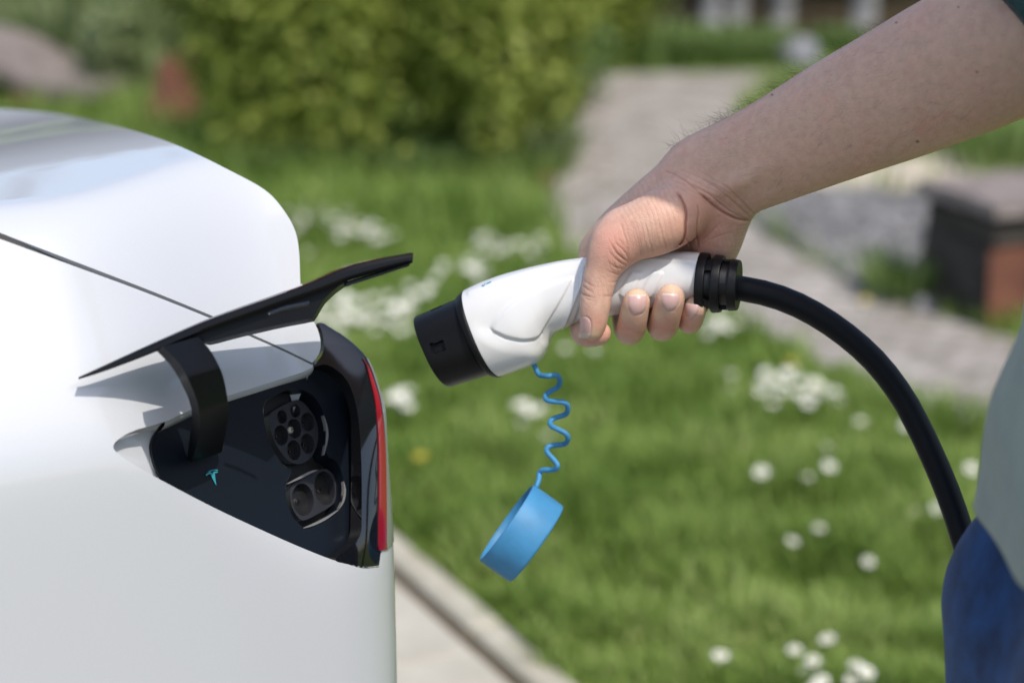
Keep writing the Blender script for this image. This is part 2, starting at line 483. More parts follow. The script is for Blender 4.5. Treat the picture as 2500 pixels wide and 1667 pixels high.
# --- grass
def vnoise(p, s, seed=0):
    """cheap smooth value noise"""
    q = p[:, :2] * s + seed * 17.3; i = np.floor(q).astype(int); f = q - i; f = f * f * (3 - 2 * f)
    def h(a, b): return np.modf(np.abs(np.sin(a * 127.1 + b * 311.7 + seed * 7.7) * 43758.5453))[0]
    return (h(i[:, 0], i[:, 1]) * (1 - f[:, 0]) + h(i[:, 0] + 1, i[:, 1]) * f[:, 0]) * (1 - f[:, 1]) + (h(i[:, 0], i[:, 1] + 1) * (1 - f[:, 0]) + h(i[:, 0] + 1, i[:, 1] + 1) * f[:, 0]) * f[:, 1]
NG = 125000
u_ = -350 + rng.random(NG) * 3250; v_ = 190 + rng.random(NG) ** 0.9 * 1700
gp = G(u_, v_); pe = np.vstack([path_near, path_far])[:, :2]
okg = lawn_ok(gp); ins_ = inpoly(gp[:, :2], path_poly[:, :2])
dp = np.min(np.linalg.norm(gp[:, None, :2] - resample(pe, 160)[None], axis=2), axis=1) if False else np.concatenate([np.min(np.linalg.norm(b[:, None, :2] - resample(pe, 220)[None], axis=2), axis=1) for b in np.array_split(gp, 25)])
okg |= ins_ & (rng.random(len(gp)) < 0.5 * np.exp(-(dp / 0.035) ** 2)) 
gp = gp[okg]
n = len(gp); dist = np.linalg.norm(gp[:, :2], axis=1)
cl = vnoise(gp, 3.3, 1) * 0.45 + vnoise(gp, 11, 2) * 0.55
cl = np.clip((cl - 0.5) * 1.7 + 0.5, 0, 1)
hgt = (0.03 + 0.05 * rng.random(n)) * (0.45 + 1.2 * cl) * np.where(dist > 6.0, 1.9, 1.0)
az = rng.random(n) * 2 * math.pi; lean = 0.25 + 0.75 * rng.random(n)
dx = np.stack([np.cos(az), np.sin(az), 0 * az], 1); sx = np.stack([-np.sin(az), np.cos(az), 0 * az], 1)
wd = (0.0018 + 0.0022 * rng.random(n)) * (1 + 0.10 * np.maximum(dist - 3, 0))
rows_ = []
for f_, w_, bend in ((0, 1, 0), (0.5, 0.85, 0.22), (1.0, 0.15, 0.8)):
    c = gp + dx * (hgt * lean * bend)[:, None] + np.array([0, 0, 1]) * (hgt * f_ * (1 - 0.25 * lean * f_))[:, None]
    rows_ += [c - sx * (wd * w_)[:, None], c + sx * (wd * w_)[:, None]]
V = np.stack(rows_, 1).reshape(-1, 3); b_ = np.arange(n)[:, None] * 6
Q = np.vstack([b_ + np.array([0, 1, 3, 2]), b_ + np.array([2, 3, 5, 4])])
tint = np.clip(0.12 + 0.45 * vnoise(gp, 5, 7) + 0.5 * (rng.random(n) - 0.3) + 0.25 * (rng.random(n) > 0.92), 0, 1)
tag(fastmesh('grass', V, Q, M['grass'], attrs={'tint': np.repeat(tint, 6)}), 'short green lawn grass behind the car and plug', 'grass', kind='stuff')

# --- leafy plants
def leaf_cloud(c, r_, n, size, seed, shell=0.55, squash=None, droop=0.3, lob=0.35, up=0.35):
    """leaf quads spread through an uneven ellipsoid volume; returns V, Q, tint"""
    g = np.random.default_rng(seed); d = g.normal(size=(n, 3)); d /= np.linalg.norm(d, axis=1)[:, None]
    k = g.normal(size=(9, 3)); k /= np.linalg.norm(k, axis=1)[:, None]
    amp = g.random(9) * lob
    lobes = 1 + (amp[None] * np.maximum((d @ k.T - 0.55) / 0.45, 0)).sum(1) - 0.18
    rad = (shell + (1 - shell) * g.random(n) ** 0.6) * lobes
    p = np.asarray(c) + d * rad[:, None] * np.asarray(r_)
    p[:, 2] = np.maximum(p[:, 2], 0.02)
    ln = size * (0.6 + 0.8 * g.random(n))
    nd = d * 0.7 + g.normal(size=(n, 3)) * 0.6 + [0, 0, up]; nd /= np.linalg.norm(nd, axis=1)[:, None]
    t = g.normal(size=(n, 3)) + d * 0.5; t -= nd * (t * nd).sum(1)[:, None]; t /= np.linalg.norm(t, axis=1)[:, None]
    b = np.cross(nd, t)
    V = np.stack([p - t * ln[:, None] * 0.5, p + b * (ln * 0.28)[:, None], p + t * ln[:, None] * 0.5, p - b * (ln * 0.28)[:, None]], 1)
    tt = np.clip(0.5 + 0.30 * g.normal(size=n) + 0.25 * (lobes - 1), 0, 1)
    return V.reshape(-1, 3), np.arange(4 * n).reshape(-1, 4), np.repeat(tt, 4)
def shrub(name, label, cat, base, r_, n, size, mat, seed, group=None, stems=7, zc=None, lob=0.35, shell=0.5, subs=18):
    base = np.asarray(base, float); t = thing(name, base, label, cat, group)
    c = base + [0, 0, zc if zc is not None else r_[2] * 0.85]
    g_ = np.random.default_rng(seed * 7 + 1); Vs_, Qs_, Ts_ = [], [], []; off_ = 0
    V, Q, T = leaf_cloud(c, np.asarray(r_) * 0.92, n // 3, size, seed, lob=lob, shell=0.35)
    Vs_.append(V); Qs_.append(Q); off_ = len(V); Ts_.append(T * 0.8)
    for k in range(subs):
        d = g_.normal(size=3); d /= np.linalg.norm(d); d[2] = d[2] * 0.8 + 0.1
        sc_ = c + d * np.asarray(r_) * g_.uniform(0.35, 0.72); sc_[2] = max(sc_[2], 0.12 * r_[2] + 0.04)
        sr = np.asarray(r_) * g_.uniform(0.36, 0.58)
        V, Q, T = leaf_cloud(sc_, sr, n // subs, size, seed * 100 + k, lob=lob, shell=0.55)
        Vs_.append(V); Qs_.append(Q + off_); off_ += len(V); Ts_.append(np.clip(T + g_.uniform(-0.18, 0.22), 0, 1))
    tag(fastmesh('foliage', np.vstack(Vs_), np.vstack(Qs_), mat, t, {'tint': np.concatenate(Ts_)}), kind='stuff')
    g = random.Random(seed); mb = MB()
    for k in range(stems):
        a = g.random() * 6.28; e = c + np.array([math.cos(a) * r_[0] * 0.6, math.sin(a) * r_[1] * 0.6, r_[2] * g.uniform(0.1, 0.7)])
        b0 = base + np.array([math.cos(a) * r_[0] * 0.12, math.sin(a) * r_[1] * 0.12, 0])
        mid = (b0 + e) / 2 + np.array([0, 0, r_[2] * 0.15])
        v, f = tube_vf(crom([b0, mid, e], 4), np.linspace(0.014, 0.004, 9), 6); mb.add(v, f)
    mb.build('stem', M['brown_bark'], t)
    return t
def gb(u, v): return G(float(u), float(v))
shrub('shrub', 'large yellow-green shrub left of the dark gap, behind the car boot', 'shrub', gb(725, 400), (0.40, 0.40, 0.62), 15000, 0.05, M['shrub'], 11, 'yellow-green garden shrubs', lob=0.45)
shrub('shrub', 'large yellow-green shrub between the dark gap and the path', 'shrub', gb(1225, 405), (0.38, 0.38, 0.64), 14000, 0.05, M['shrub'], 23, 'yellow-green garden shrubs', lob=0.4)
shrub('shrub', 'yellow-green shrub at the back, behind the dark gap', 'shrub', gb(960, 230), (0.75, 0.5, 0.75), 10000, 0.06, M['shrub'], 31, 'yellow-green garden shrubs', lob=0.5)
shrub('shrub', 'yellow-green shrub behind the rusty wedge, at the top left', 'shrub', gb(480, 150), (0.62, 0.5, 0.7), 8000, 0.06, M['shrub'], 37, 'yellow-green garden shrubs', lob=0.5)
shrub('shrub', 'small loose green shrub at the right foot of the shrubs beside the path', 'shrub', gb(1375, 262), (0.20, 0.2, 0.26), 1800, 0.05, M['fresh_leaf'], 61, 'yellow-green garden shrubs', lob=0.6)
shrub('shrub', 'loose yellow-green shrub at the top, just left of the far path end', 'shrub', gb(1430, 165), (0.36, 0.3, 0.42), 3000, 0.06, M['shrub'], 67, 'yellow-green garden shrubs', lob=0.7)
shrub('pale_shrub', 'pale grey-green shrub behind the wooden lounger at the left', 'shrub', gb(140, 110), (1.1, 0.6, 0.55), 6000, 0.07, M['pale_leaf'], 41, lob=0.5)
shrub('pale_shrub', 'small pale grey-green bush just left of the rusty wedge', 'shrub', gb(300, 235), (0.22, 0.2, 0.30), 1600, 0.05, M['pale_leaf'], 43)
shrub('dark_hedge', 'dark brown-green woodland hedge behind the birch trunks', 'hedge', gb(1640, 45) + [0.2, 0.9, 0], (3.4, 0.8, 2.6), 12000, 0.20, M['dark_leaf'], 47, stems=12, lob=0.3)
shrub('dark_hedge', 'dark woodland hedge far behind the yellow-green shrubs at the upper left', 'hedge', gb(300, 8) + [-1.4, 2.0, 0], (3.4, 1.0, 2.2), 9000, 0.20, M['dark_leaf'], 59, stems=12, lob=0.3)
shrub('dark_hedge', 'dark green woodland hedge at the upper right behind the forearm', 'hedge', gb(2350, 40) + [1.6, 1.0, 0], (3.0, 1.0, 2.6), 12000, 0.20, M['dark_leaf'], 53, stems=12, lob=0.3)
# upright perennials along the far edge of the path
def clump(name, label, cat, base, hgt_, wid_, nb, mat, seed, group, bw=0.012):
    g = np.random.default_rng(seed); base = np.asarray(base, float)
    a = g.random(nb) * 6.283; r0 = wid_ * np.sqrt(g.random(nb)); p = base + np.stack([np.cos(a) * r0, np.sin(a) * r0, 0 * a], 1)
    h = hgt_ * (0.55 + 0.6 * g.random(nb)); ln = 0.15 + 0.5 * g.random(nb); d = np.stack([np.cos(a), np.sin(a), 0 * a], 1)
    fa = g.random(nb) * 6.283; s_ = np.stack([np.cos(fa), np.sin(fa), 0 * fa], 1); w = bw * (0.7 + 0.6 * g.random(nb))
    rw = []
    for f_, wf, bd in ((0, .6, 0), (.45, 1, .2), (.8, .8, .55), (1, .1, .9)):
        c = p + d * (h * ln * bd)[:, None] + np.array([0, 0, 1]) * (h * f_ * (1 - .2 * f_ * ln))[:, None]
        rw += [c - s_ * (w * wf)[:, None], c + s_ * (w * wf)[:, None]]
    V = np.stack(rw, 1).reshape(-1, 3); b = np.arange(nb)[:, None] * 8
    Q = np.vstack([b + np.array([0, 1, 3, 2]), b + np.array([2, 3, 5, 4]), b + np.array([4, 5, 7, 6])])
    o = fastmesh(name, V, Q, mat, attrs={'tint': np.repeat(np.clip(0.5 + .3 * g.normal(size=nb), 0, 1), 8)})
    return tag(o, label, cat, group)
rp = random.Random(5)
for k, (u, v, h) in enumerate([(1420, 172, .16), (1480, 160, .15), (1545, 158, .17), (1610, 160, .15), (1670, 156, .15), (1730, 154, .16), (1790, 154, .13), (1850, 152, .12), (1460, 110, .12), (1640, 106, .12), (1820, 106, .10), (2010, 120, .12)]):
    clump('perennial', 'light green leafy perennial in the bed at the far end of the path', 'plant', gb(u, v), h, 0.22, 170, M['fresh_leaf'], 100 + k, 'perennials beyond the path', 0.016)
for k, (u, v, h) in enumerate([(30, 150, .4), (120, 175, .38), (210, 165, .4), (290, 150, .42), (330, 190, .36)]):
    clump('pale_perennial', 'pale upright grassy plant behind the wooden lounger at the left', 'plant', gb(u, v), h, 0.2, 170, M['pale_leaf'], 140 + k, 'pale grassy plants at the left', 0.012)
for k, (u, v, h) in enumerate([(1310, 230, .3), (1330, 300, .28), (1300, 360, .26), (1315, 420, .22)]):
    clump('verge_plant', 'bluish green grassy plant between the shrub and the path', 'plant', gb(u, v), h, 0.13, 140, M['pale_leaf'], 160 + k, 'plants along the path edge', 0.010)
for k in range(16):
    u = 620 + k * 44 + rp.uniform(-15, 15); v = 425 + rp.uniform(-16, 18)
    clump('tall_grass', 'tuft of longer grass at the foot of the yellow-green shrubs', 'grass tuft', gb(u, v), 0.13, 0.10, 90, M['fresh_leaf'], 180 + k, 'longer grass below the shrubs', 0.006)
clump('tall_grass', 'tuft of green weeds at the corner of the dark timber block', 'grass tuft', gb(2200, 728), 0.14, 0.10, 110, M['fresh_leaf'], 220, None, 0.009)
clump('tall_grass', 'tuft of green weeds at the far right above the sandy track', 'grass tuft', gb(2460, 405), 0.20, 0.22, 160, M['fresh_leaf'], 221, None, 0.010)
# --- birches
for k, (u, v, w) in enumerate([(1737, 66, 0.062), (1796, 60, 0.060), (1906, 64, 0.064), (2106, 66, 0.072)]):
    b0 = gb(u, v); t = thing('birch_tree', b0, ['slim grey birch trunk, leftmost of the four', 'slim grey birch trunk, second from the left', 'pale birch trunk above the grey rock', 'pale birch trunk nearest the forearm'][k], 'tree', 'birches beyond the path')
    g = random.Random(60 + k); pth = [b0 + np.array([g.uniform(-.03, .03) * i, g.uniform(-.03, .03) * i, 0.7 * i]) for i in range(8)]
    tube('trunk', crom(pth, 4), np.linspace(w, w * 0.35, 29), M['bark'], t, 14)
    V, Q, T = leaf_cloud(b0 + [0, 0, 4.2], (1.1, 1.1, 1.5), 1500, 0.10, 300 + k, shell=0.2)
    tag(fastmesh('crown', V, Q, M['fresh_leaf'], t, {'tint': T}), kind='stuff')
    mb = MB()
    for q in range(8):
        a = g.random() * 6.28; z0 = g.uniform(2.6, 4.5); st = b0 + [0, 0, z0]; e = st + np.array([math.cos(a) * .9, math.sin(a) * .9, .7])
        vv_, ff_ = tube_vf(np.linspace(st, e, 4), np.linspace(.02, .005, 4), 6); mb.add(vv_, ff_)
    mb.build('branch', M['bark'], t)
# --- grey rock
v_, f_ = blob(1.0, 3)
nrm_ = 1 + 0.18 * np.sin(v_[:, 0] * 3 + 1) + 0.12 * np.sin(v_[:, 1] * 5) + 0.08 * np.sin(v_[:, 2] * 7 + v_[:, 0] * 4)
rb = gb(1945, 160)
tag(mk('rock', v_ * nrm_[:, None] * [0.13, 0.11, 0.085] + rb + [0, 0, 0.03], f_, M['rock']), 'pale grey rounded rock beside the far path, just above the forearm', 'rock')
rb = gb(2500, 490)
tag(mk('rock', v_ * nrm_[:, None] * [0.05, 0.05, 0.05] + rb + [0, 0, 0.02], f_, simple('white_stone', (0.8, 0.79, 0.76), 0.7)), 'small white stone at the right edge above the timber block', 'rock')
# --- dark timber block with rusty steel end
K = gb(2405, 806); L_ = gb(2252, 742); Rr = gb(2800, 850)
ex = (L_ - K); lw = np.linalg.norm(ex) + 0.02; ex /= np.linalg.norm(ex); ey = np.array([-ex[1], ex[0], 0])
if ey @ (Rr - K) < 0: ey = -ey
tb = thing('timber_block', K, 'dark timber block bench with weathered top and rusty steel end panel', 'bench')
def obox(name, o, dx_, dy_, z0, z1, mat, parent):
    j_ = lambda: np.array([random.uniform(-.008, .008), random.uniform(-.008, .008), random.uniform(-.006, .006)])
    v = [o + ex * a * dx_ + ey * b * dy_ + np.array([0, 0, z]) + j_() for a in (0, 1) for b in (0, 1) for z in (z0, z1)]
    return mk(name, v, [(0, 1, 3, 2), (4, 6, 7, 5), (0, 4, 5, 1), (2, 3, 7, 6), (0, 2, 6, 4), (1, 5, 7, 3)], mat, parent, smooth=False)
for k in range(4):
    obox('beam', K + ey * 0.012 + ex * 0.0, lw, 1.4, 0.01 + 0.072 * k, 0.076 + 0.072 * k, M['darkwood'], tb)
for k in range(5):
    obox('top_board', K - ex * 0.03 + ey * (-0.01 + 0.0) + ex * (lw + 0.06) / 5 * k, (lw + 0.05) / 5 - 0.006, 1.45, 0.302, 0.345, M['oldwood'], tb)
obox('steel_panel', K + ex * 0.0 - ex * 0.012, 0.008, 0.9, 0.0, 0.22, M['corten'], tb)
# --- weathered lounger at the left
bl = gb(90, 275); t = thing('wooden_lounger', bl, 'weathered grey wooden lounger on a rusty steel foot', 'lounger')
Dl = float(proj(bl)[2])
prof = resample(crom([(-330, 60), (-200, 95), (-80, 125), (0, 165), (60, 196), (130, 215), (190, 216), (245, 212)], 6), 15)
for a, b in zip(prof[:-1], prof[1:]):
    p0 = P(a[0], a[1], Dl); p1 = P(b[0] - 4, b[1], Dl); dn = np.array([0, 0, -0.05]); dy = np.array([0.12, 0.62, 0.0])
    v = [p0, p1, p1 + dy, p0 + dy, p0 + dn, p1 + dn, p1 + dy + dn, p0 + dy + dn]
    mk('slat', v, [(0, 1, 2, 3), (7, 6, 5, 4), (0, 4, 5, 1), (1, 5, 6, 2), (2, 6, 7, 3), (3, 7, 4, 0)], M['oldwood'], t, smooth=False)
def prism(name, px, D, depth, mat, parent=None):
    a = np.asarray(px, float); f0 = P(a[:, 0], a[:, 1], D); f1 = f0 + np.asarray(depth); k = len(a)
    return mk(name, np.vstack([f0, f1]), [tuple(range(k)), tuple(range(k, 2 * k))[::-1]] + [(i, k + i, k + (i + 1) % k, (i + 1) % k) for i in range(k)], mat, parent, smooth=False)
prism('foot', [(22, 232), (95, 232), (88, 276), (28, 276)], Dl, (0.05, 0.5, 0), M['corten'], t)
prism('foot', [(-260, 130), (-190, 130), (-196, 276), (-250, 276)], Dl, (0.05, 0.5, 0), M['corten'], t)
wb = gb(395, 312); Dw = float(proj(wb)[2])
tag(prism('steel_wedge', [(338, 313), (356, 275), (378, 215), (392, 150), (405, 136), (418, 150), (430, 215), (446, 270), (446, 313)], Dw, (0.06, 0.16, 0.0), M['corten']), 'rusty steel wedge standing in the grass left of the shrubs', 'steel wedge')
# rusty edging strip beside the path
es = gpts([(1448, 228), (1410, 290), (1380, 355), (1352, 425), (1338, 480)]); es = crom(es, 4); k = len(es); o_ = np.array([-0.03, 0, 0])
V = np.vstack([es, es + [0, 0, .045], es + o_ + [0, 0, .045], es + o_])
tag(mk('edging_strip', V, [(r * k + i, r * k + i + 1, ((r + 1) % 4) * k + i + 1, ((r + 1) % 4) * k + i) for r in range(4) for i in range(k - 1)], M['corten'], smooth=False), 'rusty steel edging strip along the left side of the path', 'edging')
sheet('bare_soil', np.vstack([es - [0.05, 0, 0], (es - [0.28, 0.0, 0])[::-1]]), 0.003, groundmat('bare_earth', [(0.3, (0.16, 0.11, 0.06)), (0.7, (0.27, 0.20, 0.12))], 6), 0.2)

# --- daisies and dandelions
def flower_mesh(name, R_, npet, cz, hh, head, centre):
    V = []; Fq = []; mi = []
    for k in range(npet):
        a = 2 * math.pi * k / npet; w = 2 * math.pi / npet * 0.55
        for rr, aw, z in ((0.28, 0.5, 0.0), (0.75, 1.0, 0.12 * R_), (1.0, 0.55, 0.02 * R_)):
            for s_ in (-1, 1): V.append((R_ * rr * math.cos(a + s_ * w * aw * 0.6 / max(rr, .5)), R_ * rr * math.sin(a + s_ * w * aw * 0.6 / max(rr, .5)), hh + z))
        b = 6 * k; Fq += [(b, b + 1, b + 3, b + 2), (b + 2, b + 3, b + 5, b + 4)]; mi += [0, 0]
    b = len(V); 
    for rr, z in ((0.36, 0.0), (0.28, 0.16), (0.02, 0.24)):
        for k in range(8): V.append((R_ * rr * math.cos(k * .785), R_ * rr * math.sin(k * .785), hh + R_ * z))
    for r_ in range(2):
        for k in range(8): Fq.append((b + r_ * 8 + k, b + r_ * 8 + (k + 1) % 8, b + (r_ + 1) * 8 + (k + 1) % 8, b + (r_ + 1) * 8 + k)); mi.append(1)
    b = len(V)
    for z in (0, hh):
        for k in range(4): V.append((0.0012 * math.cos(k * 1.571), 0.0012 * math.sin(k * 1.571), z))
    for k in range(4): Fq.append((b + k, b + (k + 1) % 4, b + 4 + (k + 1) % 4, b + 4 + k)); mi.append(2)
    o = fastmesh(name, V, Fq, None, mats=[head, centre, M['stem']], midx=mi)
    me = o.data; bpy.data.objects.remove(o); return me
daisy = [flower_mesh('daisy', r_, 14, 0, h_, M['petal'], M['yolk']) for r_, h_ in ((0.0115, 0.075), (0.0125, 0.085), (0.0105, 0.065))]
dande = flower_mesh('dandelion', 0.0135, 18, 0, 0.085, M['yolk'], M['yolk'])
FR = random.Random(12)
def flower(u, v, label, group, mesh=None, name='daisy', cat='flower', tilt=0.55):
    me = mesh or FR.choice(daisy); h_ = 0.085 if mesh else 0.075
    g = G(float(u), float(v), h_)
    o = link(bpy.data.objects.new(name, me)); o.location = (g[0], g[1], 0.0)
    s_ = FR.uniform(0.85, 1.15)
    # lean the head a little towards the light
    o.rotation_euler = (FR.uniform(0.05, tilt), FR.uniform(-0.25, 0.25), FR.uniform(-0.6, 0.6)); o.scale = (s_, s_, s_)
    # keep the head on its pixel after the lean
    top = Matrix.LocRotScale(Vector((0, 0, 0)), o.rotation_euler, o.scale) @ Vector((0, 0, h_))
    gg = G(float(u), float(v), top.z); o.location = (gg[0] - top.x, gg[1] - top.y, 0)
    return tag(o, label, cat, group)
def cluster(cx, cy, sx_, sy_, n, label, group, slope=0.0):
    for _ in range(n):
        a = FR.uniform(-1, 1); b = FR.gauss(0, 0.5)
        flower(cx + a * sx_, cy + b * sy_ + slope * a * sx_, label, group)
cluster(830, 548, 135, 34, 48, 'white daisy in the long clump right of the car boot, above the door', 'daisies right of the boot', 0.26)
cluster(880, 765, 125, 62, 62, 'white daisy in the dense clump between charge door and plug nose', 'daisies behind the tail lamp')
cluster(1245, 600, 85, 28, 22, 'white daisy in the clump above the plug body', 'daisies above the plug', 0.1)
cluster(1125, 645, 60, 38, 12, 'white daisy in the loose clump above the black plug nose', 'daisies above the nose')
cluster(1040, 715, 40, 25, 6, 'white daisy in the faint clump left of the plug nose', 'daisies left of the nose')
cluster(975, 975, 42, 24, 12, 'white daisy in the clump right of the red lamp strip', 'daisies by the lamp')
cluster(1290, 1008, 50, 22, 8, 'white daisy in the clump behind the blue coil', 'daisies behind the coil')
cluster(1765, 800, 45, 22, 9, 'white daisy in the clump under the cable gland', 'daisies under the gland')
cluster(1950, 945, 110, 42, 34, 'white daisy in the dense clump left of the cable arc', 'daisies left of the cable')
cluster(1545, 750, 160, 30, 4, 'white daisy in the grass behind the fingers', 'daisies behind the fingers')
for u, v, lb in [(1785, 912, 'white daisy left of the dense clump by the cable, upper of two'), (1782, 940, 'white daisy left of the dense clump by the cable, lower of two'), (2030, 1083, 'single white daisy below the dense clump, beside the cable'), (2100, 1028, 'single white daisy just left of the cable, below the dense clump'),
                 (1860, 1160, 'single white daisy, leftmost of a row of three in mid lawn'), (1972, 1163, 'white daisy in the middle of a row of three in mid lawn'), (2022, 1146, 'white daisy at the right of a row of three in mid lawn'),
                 (2000, 1288, 'bright white daisy standing alone in mid lawn'), (1935, 1320, 'faint white daisy low in the lawn left of a brighter one'), (2120, 1370, 'faint white daisy alone in the lawn left of the jeans'),
                 (2235, 1242, 'white daisy left of the cable near the jeans, left of two'), (2290, 1250, 'white daisy touching the cable near the jeans, right of two'), (2368, 1152, 'white daisy between the cable and the shirt hem'), (2215, 1045, 'white daisy half hidden behind the cable arc'),
                 (1758, 1612, 'white daisy alone at the bottom of the lawn'), (1380, 850, 'white daisy just below the index finger, left of two'), (1452, 846, 'white daisy just below the thumb tip, right of two'), (750, 615, 'white daisy beside the boot edge below the long clump'), (1335, 1052, 'white daisy below the clump behind the coil')]:
    flower(u, v, lb, None)
for u, v in [(1940, 1585), (2022, 1572), (1985, 1612), (2092, 1608), (2078, 1662), (2010, 1650), (1962, 1622), (2110, 1650), (1990, 1675)]:
    flower(u, v, 'large white daisy in the bright clump at the bottom near the jeans', 'daisies at the bottom')
flower(1027, 1113, 'yellow dandelion in the lawn between tail lamp and blue coil', None, dande, 'dandelion')
flower(1932, 882, 'yellow dandelion above the dense daisy clump beside the cable', None, dande, 'dandelion')
flower(2112, 732, 'yellow dandelion at the edge of the path above the cable', None, dande, 'dandelion')
# ================================================================== the car (rear left corner)
TH = R(30)
CA = np.array([-math.cos(TH), -math.sin(TH), 0]); CB = np.array([-math.sin(TH), math.cos(TH), 0])
CORG = P(963, 1340, 1.5) * np.array([1, 1, 0])
def carp(s, w, z):
    s, w, z = np.broadcast_arrays(np.asarray(s, float), np.asarray(w, float), np.asarray(z, float))
    return CORG + s[..., None] * CA + w[..., None] * CB + z[..., None] * np.array([0, 0, 1.0])
def sstep(x):
    x = np.clip(x, 0, 1); return x * x * (3 - 2 * x)
def sramp(x, k): return 0.5 * (x + np.sqrt(x * x + k * k))
Q0, RC = 0.0455, 0.08
def S_swz(q, z):
    """body side, wrapping round the rear corner: q along the car (m), z height"""
    q = np.asarray(q, float); z = np.asarray(z, float)
    zc = 0.85 + 0.115 * sstep((q - 0.02) / 0.2)
    x = z - zc; rp = sramp(x, 0.02)
    ins = 0.02 + 0.62 * rp + 0.05 * (x - rp) + 0.25 * sramp(0.55 - z, 0.06) - 0.012 * sstep((q - 0.3) / 0.8)
    insr = 0.8 * sramp(z - 0.976, 0.012) + 12 * np.clip(z - 0.975, 0, 0.03) ** 2 + 0.12 * sramp(0.55 - z, 0.06)
    ph = np.clip((Q0 - q) / RC, 0, math.pi / 2)
    ext = np.maximum((Q0 - q) - RC * math.pi / 2, 0)
    s = np.where(q >= Q0, q, Q0 - RC * np.sin(ph) + insr * np.sin(ph))
    w = np.where(q >= Q0, ins, np.maximum(RC, ins + 0.004) * (1 - np.cos(ph)) + ins * np.cos(ph) + ext)
    s = s - 0.05 * sstep(ext / 0.8)
    return s, w, z
def S(qz, off=0.0):
    v = carp(*S_swz(qz[:, 0], qz[:, 1]))
    if np.ndim(off) or off: v = v + Sn(qz) * (off[:, None] if np.ndim(off) else off)
    return v
def Sn(qz):
    e = 1e-3
    d1 = carp(*S_swz(qz[:, 0] + e, qz[:, 1])) - carp(*S_swz(qz[:, 0] - e, qz[:, 1]))
    d2 = carp(*S_swz(qz[:, 0], qz[:, 1] + e)) - carp(*S_swz(qz[:, 0], qz[:, 1] - e))
    n = np.cross(d2, d1); n /= np.linalg.norm(n, axis=1)[:, None] + 1e-12
    ph = np.clip((Q0 - qz[:, 0]) / RC, 0, math.pi / 2)
    ref = -(np.sin(ph)[:, None] * CA + np.cos(ph)[:, None] * CB) + np.array([0, 0, 0.3])
    return n * np.where((n * ref).sum(1) < 0, -1.0, 1.0)[:, None]
def zlid(s, w):
    zc = 0.85 + 0.115 * sstep((s - 0.02) / 0.2)
    lean = zc + (w - 0.02) / 0.62
    wc = np.abs(w - 0.88) / 0.7
    lipz = 1.118 - 0.055 * sstep((w - 0.25) / 0.6)
    deck = lipz + 0.010 - 0.010 * sstep((s - 0.0) / 0.22) + 0.06 * sramp(s - 0.4, 0.15)
    k = 0.055
    h = np.clip(0.5 + 0.5 * (deck - lean) / k, 0, 1)
    return deck * (1 - h) + lean * h - k * h * (1 - h)
def Lf(sw):
    return carp(sw[:, 0], sw[:, 1], zlid(sw[:, 0], sw[:, 1]))
def Ln(sw):
    e = 1e-3
    zs = (zlid(sw[:, 0] + e, sw[:, 1]) - zlid(sw[:, 0] - e, sw[:, 1])) / (2 * e)
    zw = (zlid(sw[:, 0], sw[:, 1] + e) - zlid(sw[:, 0], sw[:, 1] - e)) / (2 * e)
    n = -zs[:, None] * CA - zw[:, None] * CB + np.array([0, 0, 1.0])
    return n / np.linalg.norm(n, axis=1)[:, None]
def solver(fn, a0, a1, b0, b1, na=260, nb=260):
    A, B = np.meshgrid(np.linspace(a0, a1, na), np.linspace(b0, b1, nb)); dom = np.stack([A.ravel(), B.ravel()], 1)
    uu, vv, dd = proj(fn(dom))
    def solve(px):
        out = []
        for u, v in px:
            e = np.hypot(uu - u, vv - v)
            c = np.where(e < e.min() + 8)[0]; k = c[np.argmin(dd[c] + 0.01 * e[c])]
            x = dom[k].copy()
            for _ in range(6):
                h = 1e-4; pts = np.array([x, x + [h, 0], x + [0, h]])
                pu, pv, _d = proj(fn(pts))
                J = np.array([[pu[1] - pu[0], pu[2] - pu[0]], [pv[1] - pv[0], pv[2] - pv[0]]]) / h
                if abs(np.linalg.det(J)) < 1e3: break
                dx = np.linalg.solve(J, [u - pu[0], v - pv[0]])
                x = x + np.clip(dx, -0.02, 0.02)
            out.append(x)
        return np.array(out)
    return solve
solS = solver(S, -0.08, 0.5, 0.6, 1.2)
solL = solver(Lf, -0.1, 0.5, 0.06, 1.0)

car = thing('car', carp(0.6, 0.9, 0.0), 'white electric car with its charging port door open', 'car')

# --- trunk gap
gap_px = [(0, 576), (179, 643), (357, 710), (518, 775), (598, 812), (690, 853), (762, 888)]
gpx = crom(gap_px, 6)
gw = np.interp(gpx[:, 0], [0, 300, 760], [7.5, 4.8, 2.8])
gq = solS(gpx + np.stack([0 * gw, gw], 1))
gl = solL(gpx - np.stack([0 * gw, gw], 1))

